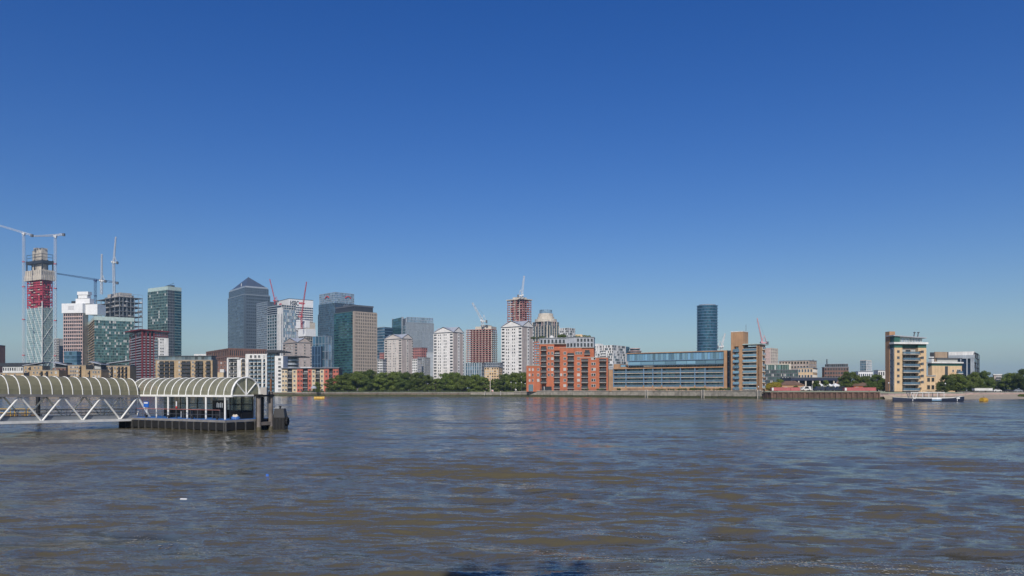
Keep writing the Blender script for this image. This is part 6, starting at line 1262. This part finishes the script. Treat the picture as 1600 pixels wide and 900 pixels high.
beam(.55, .95, 'pile_brown', 'cross_beam'); beam(4.02, 4.3, 'black_paint', 'top_beam', -.35, .35, -.25, 1.15); beam(.96, 4.0, 'black_paint', 'dark_panel', .4, .9, .18, .62); beam(1.5, 4.0, 'mid_steel', 'ladder', .1, .16, .74, .78); beam(1.5, 4.0, 'mid_steel', 'ladder', .1, .16, .86, .9); [beam(1.5 + i * .3, 1.54 + i * .3, 'mid_steel', 'rung', .1, .15, .78, .86) for i in range(8)]
root2 = empty('control_cabinet', (xx(412, 93), 93, zz(617, 93)), 'grey control cabinet and thin posts on top of the guide piles', 'cabinet'); k = MB('concrete'); k.box(-.3, .45, -.3, .3, .02, .92); k.build('body', root2); k = MB('pier_white'); k.tube((-.6, 0, 0), (-.6, 0, 1.3), .04, 5); k.tube((-.6, 0, .6), (-.3, 0, .6), .03, 5); k.build('post', root2)
root = empty('mooring_pole', (xx(423.2, 120), 120, -1), 'tall thin rusty pole rising behind the guide piles', 'pole'); k = MB('orange_rust'); k.tube((0, 0, 0), (0, 0, zz(592, 120) + 1), .16, 8); k.build('pole', root); k = MB('mid_steel'); k.tube((0, 0, zz(592, 120) + 1), (0, 0, zz(584, 120) + 1), .07, 6); k.box(-.3, .3, -.1, .1, zz(587, 120) + .8, zz(587, 120) + 1.2); k.build('beacon', root); k = MB('sign_red'); k.tube((0, 0, zz(617, 120) + 1), (0, 0, zz(612, 120) + 1), .24, 8); k.build('red_collar', root)
Y = 95; root = empty('fender_dolphin', (xx(438, Y), Y, 0), 'black tapered fender block with bollard standing in the water', 'fender'); s_ = Y / F
k = MB('black_paint'); zt = zz(638.5, Y); zm = zz(652, Y); hw0, hw1 = 9.5 * s_, 7 * s_
k.hull8([(-hw0, -.7, -1.2), (hw0, -.7, -1.2), (hw0, .7, -1.2), (-hw0, .7, -1.2), (-hw0, -.7, zm), (hw0, -.7, zm), (hw0, .7, zm), (-hw0, .7, zm)]); k.hull8([(-hw0 + .02, -.68, zm), (hw0 - .02, -.68, zm), (hw0 - .02, .68, zm), (-hw0 + .02, .68, zm), (-hw1, -.5, zt), (hw1, -.5, zt), (hw1, .5, zt), (-hw1, .5, zt)]); k.build('body', root)
for i in range(4): k = MB('rubber'); x = -hw0 + 2 * hw0 * (i + .5) / 4; k.box(x - .13, x + .13, -.82, -.7, -.5, zm - .05); k.build('fender_strip', root)
k = MB('black_paint'); k.tube((0, 0, zt), (0, 0, zt + .35), .1, 8); k.tube((0, 0, zt + .25), (0, 0, zt + .35), .17, 8); k.build('bollard', root); k = MB('tyre'); k.path([(hw0 + .1, .45 * math.cos(t), zm - .5 + .45 * math.sin(t)) for t in np.linspace(0, 6.283, 13)], .15, 6); k.build('tyre', root)
# work barge moored behind the gangway
Y = 118; root = empty('work_barge', (xx(38, Y), Y, 0), 'low dark work barge with yellow rails seen through the gangway truss', 'barge'); k = MB('rubber'); k.hull8([(-8, -1.5, -.6), (3.5, -1.5, -.6), (3.5, 2, -.6), (-8, 2, -.6), (-8.6, -1.7, .7), (4, -1.7, .7), (4, 2.2, .7), (-8.6, 2.2, .7)]); k.build('hull', root)
for x0, x1 in ((-3, -1.2), (-.6, 1.0), (1.4, 3)): k = MB('crane_yellow'); k.path([(x0, -1.4, .7), (x0, -1.4, 1.9), (x1, -1.4, 1.9), (x1, -1.4, .7)], .05, 5); k.tube((x0, -1.4, 1.3), (x1, -1.4, 1.3), .04, 5); k.build('rail', root)
k = MB('white_paint'); k.hull8([(-7, -1, .7), (-4.2, -1, .7), (-4.2, 1.4, .7), (-7, 1.4, .7), (-6.8, -.9, 2.0), (-4.8, -.9, 2.0), (-4.8, 1.3, 2.0), (-6.8, 1.3, 2.0)]); k.m('glass_dark'); k.box(-6.4, -5.1, -1.02, -.9, 1.3, 1.8); k.build('wheelhouse', root); k = MB('timber'); k.box(-2.5, 2.2, -.8, .8, .7, 1.0); k.build('cargo', root)
Y = 116; root = empty('mooring_pile', (xx(59.5, Y), Y, -1), 'single dark pile standing behind the gangway', 'pile'); k = MB('black_paint'); k.tube((0, 0, 0), (0, 0, 5), .3, 12); k.build('pile', root); k = MB('pier_grey'); k.tube((0, 0, 5), (0, 0, 5.15), .36, 12); k.build('cap', root)

# ------------------------------------------------------------------ boats and buoys
Y = 292; root = empty('moored_boat', (xx(1395, Y), Y, 0), 'long dark hulled river boat with open white frame, moored on the right', 'boat'); Lb = 111 * Y / F; k = MB('navy'); NS = 24; W = 2.3
def sect(t):
    w_ = W * min(1, math.sin(math.pi * min(1, .05 + t * 1.4) * .5 if t < .68 else math.pi * .5 * max(0, (1.02 - t) / .34)) + .05); sh = 1.25 + .95 * abs(t - .48) ** 2 * 2.2 + (.25 if t > .9 else 0); return w_, sh
rows_ = []
for i in range(NS + 1):
    t = i / NS; w_, sh = sect(t); x = Lb * t; rows_.append([(x, -w_, sh), (x, -w_ * .94, .62), (x + (.6 if t < .05 else -.6 if t > .95 else 0), -w_ * .75, -.5), (x, w_ * .75, -.5), (x, w_ * .94, .62), (x, w_, sh)])
for a, c in zip(rows_, rows_[1:]):
    for j in range(5): k.face([a[j], a[j + 1], c[j + 1], c[j]])
k.face(rows_[0]); k.face(rows_[-1][::-1]); k.build('hull', root)
k = MB('timber')
for a, c in zip(rows_, rows_[1:]): k.face([(a[0][0], a[0][1], a[0][2] - .18), (c[0][0], c[0][1], c[0][2] - .18), (c[5][0], c[5][1], c[5][2] - .18), (a[5][0], a[5][1], a[5][2] - .18)])
k.build('deck', root); k = MB('white_paint')
for j in (0, 5): k.path([r0[j] for r0 in rows_], .07, 5)
k.build('gunwale', root); bxp = lambda p: (p - 1395) * Y / F; zp = lambda p: zz(p, Y)
k = MB('white_paint'); k.box(bxp(1419.5), bxp(1472), -1.8, 1.8, zp(613.6), zp(612.6)); k.build('roof', root)
for px in (1438, 1447.5, 1461, 1471):
    for y in (-1.7, 1.7): k = MB('white_paint'); k.tube((bxp(px), y, 1.0), (bxp(px), y, zp(613.4)), .12, 6); k.build('post', root)
for a, c in ((1420, 1423.5), (1424.5, 1423.5), (1430, 1426)):
    for y in (-1.7, 1.7): k = MB('white_paint'); k.tube((bxp(a), y, zp(613.4)), (bxp(c), y, 1.0), .12, 6); k.build('raked_post', root)
k = MB('dark_steel'); k.box(bxp(1440), bxp(1465), -.9, .9, 1.0, 1.75); k.build('cabin', root); k = MB('white_paint'); k.box(bxp(1425), bxp(1496), -1.6, -1.5, 1.1, 1.62); k.build('bulwark', root)
k = MB('sign_white'); k.box(bxp(1450.5), bxp(1465.5), -2.5, -2.4, .95, 1.5); k.m('blue_steel'); k.box(bxp(1450.5), bxp(1465.5), -2.49, -2.4, .3, .94); k.build('name_board', root)
for px in (1421, 1490): k = MB('sign_white'); k.tube((bxp(px), -2.42, .2), (bxp(px), -2.42, 1.0), .1, 6); k.build('fender', root)
k = MB('mid_steel'); k.path([(bxp(1438), -1.75, zp(612.4)), (bxp(1438), -1.75, zp(610)), (bxp(1471), -1.75, zp(610)), (bxp(1471), -1.75, zp(612.4))], .035, 4); [k.tube((bxp(q), -1.75, zp(612.4)), (bxp(q), -1.75, zp(610)), .03, 4) for q in range(1442, 1471, 5)]; k.build('upper_rail', root)
def drum_buoy(label, px, Y, Ld, r, rot, keel=True):
    root = empty('mooring_buoy', (xx(px, Y), Y, 0), label, 'buoy', rz=rot); k = MB('buoy_yellow'); k.tube((-Ld / 2, 0, r * .55), (Ld / 2, 0, r * .55), r, 16); k.build('drum', root); k = MB('orange_rust')
    for x in (-Ld * .3, 0, Ld * .3): k.tube((x - .06, 0, r * .55), (x + .06, 0, r * .55), r * 1.05, 16)
    k.build('hoop', root); k = MB('dark_steel'); k.box(-Ld * .56, Ld * .56, -r * .7, r * .7, -.4, .18); k.build('raft', root); k = MB('dark_steel'); k.path([(.3 * math.cos(t), 0, r * 1.6 + .3 * math.sin(t)) for t in np.linspace(0, 6.283, 11)], .06, 5); k.build('ring', root)
drum_buoy('yellow drum mooring buoy on a dark raft left of centre', 499, 352, 4.6, .85, R(8)); drum_buoy('yellow mooring buoy right of the moored boat', 1537, 290, 2.4, 1.0, R(25))
Y = 400; root = empty('rowing_boat', (xx(912, Y), Y, 0), 'tiny dark skiff on the water below the red brick flats', 'boat'); k = MB('brown_brick'); Q = [(0, 0), (.8, -.5), (2.6, -.55), (3.9, 0), (2.6, .55), (.8, .5)]; n_ = 6
k.v += [(x, y * .7, -.2) for x, y in Q] + [(x - .1 + (.3 if i == 3 else 0), y, .45 if i not in (0, 3) else .6) for i, (x, y) in enumerate(Q)]; k.f += [(5, 4, 3, 2, 1, 0)] + [(i, (i + 1) % 6, 6 + (i + 1) % 6, 6 + i) for i in range(6)] + [(6, 7, 8, 9, 10, 11)]; k.mi += [0] * 8; k.build('hull', root); k = MB('dark_steel'); k.tube((1.9, 0, .4), (2.0, 0, 1.5), .18, 6); k.box(1.0, 3.0, -.45, .45, .5, .58); k.build('seat', root)

# ------------------------------------------------------------------ flotsam and foam
def wz(x, y):
    a = np.array([x], float); c = np.array([y], float); h_, _, _ = waves(a, c, np.array([.1])); return float(h_[0])
def float_bit(name, label, px, py, m, w_, d_, h_, cat='debris'):
    Y = CH * F / (py - HZ); X = xx(px, Y); r_ = empty(name, (X, Y, wz(X, Y)), label, cat); k = MB(m); k.hull8([(-w_ / 2, -d_ / 2, -.05), (w_ / 2, -d_ * .4, -.05), (w_ * .45, d_ / 2, -.05), (-w_ * .5, d_ * .45, -.05), (-w_ * .42, -d_ * .35, h_), (w_ * .46, -d_ * .3, h_ * .8), (w_ * .36, d_ * .3, h_ * .9), (-w_ * .4, d_ * .3, h_)]); k.build('scrap', r_)
float_bit('floating_plank', 'white floating scrap on the dark water at left', 287, 780, 'sign_white', .34, .1, .04); float_bit('floating_bottle', 'small blue floating scrap left of centre', 418, 745, 'bright_blue', .16, .14, .12)
FO = MB('dirty_foam'); n_ = 0
bands = [(760, 1010, 780, 795, 40), (840, 1600, 868, 897, 620), (920, 1130, 830, 850, 90), (200, 330, 835, 870, 90), (60, 560, 778, 800, 80), (1150, 1600, 880, 899, 260), (380, 620, 755, 790, 60)]
for x0, x1, y0, y1, cnt in bands:
    for _ in range(int(cnt * .8)):
        t = random.random(); px = x0 + (x1 - x0) * t; py = y0 + (y1 - y0) * (.25 + .5 * t) + random.gauss(0, (y1 - y0) * .22)
        py = max(py, 700); Y = CH * F / (py - HZ); X = xx(px, Y); z = wz(X, Y); s = random.uniform(.010, .034) * (1 + (random.random() < .06)); n_g = random.randint(5, 7); ph = random.random() * 6
        FO.face([(X + s * random.uniform(.6, 1.5) * math.cos(ph + 6.283 * i / n_g), Y + s * random.uniform(.5, 1.1) * math.sin(ph + 6.283 * i / n_g), z + .025) for i in range(n_g)])
fo = FO.build('foam_flecks', None, 'stuff'); fo['label'] = 'scattered pale foam flecks drifting on the near water'; fo['category'] = 'foam'
# unseen trees added behind the viewpoint to shade the water at the bottom edge
TS = math.tan(SUN_EL)
for lab, X0, hh in (('unseen tree added behind the viewpoint for its shadow, left', -3.2, 22.35), ('unseen tree added behind the viewpoint for its shadow, right', -.9, 22.2)):
    r_ = empty('shadow_tree', (X0, -5.0, 3.35), lab, 'tree', 'unseen trees added for their shadow', X0); s_ = (hh - 3.35) / 13.0; r_.scale = (.27, .27, s_); link('trunk', TRUNK[0], r_); link('crown', KINDS[0][1], r_)

# ------------------------------------------------------------------ haze
hz = MB('concrete'); hz.box(-8500, 8500, -120, 9400, -2.6, 275); ho = hz.build('haze', None, 'stuff'); m = bpy.data.materials.new('haze_air'); m.use_nodes = True; n = m.node_tree.nodes; n.clear(); out = n.new('ShaderNodeOutputMaterial'); pv = n.new('ShaderNodeVolumePrincipled')
pv.inputs['Color'].default_value = (.42, .70, 1.0, 1); pv.inputs['Density'].default_value = .000085; pv.inputs['Anisotropy'].default_value = .0; m.node_tree.links.new(pv.outputs[0], out.inputs['Volume']); ho.data.materials.clear(); ho.data.materials.append(m); ho.display_type = 'WIRE'
ho['label'] = 'thin pale haze over the river and far city'; ho['category'] = 'haze'
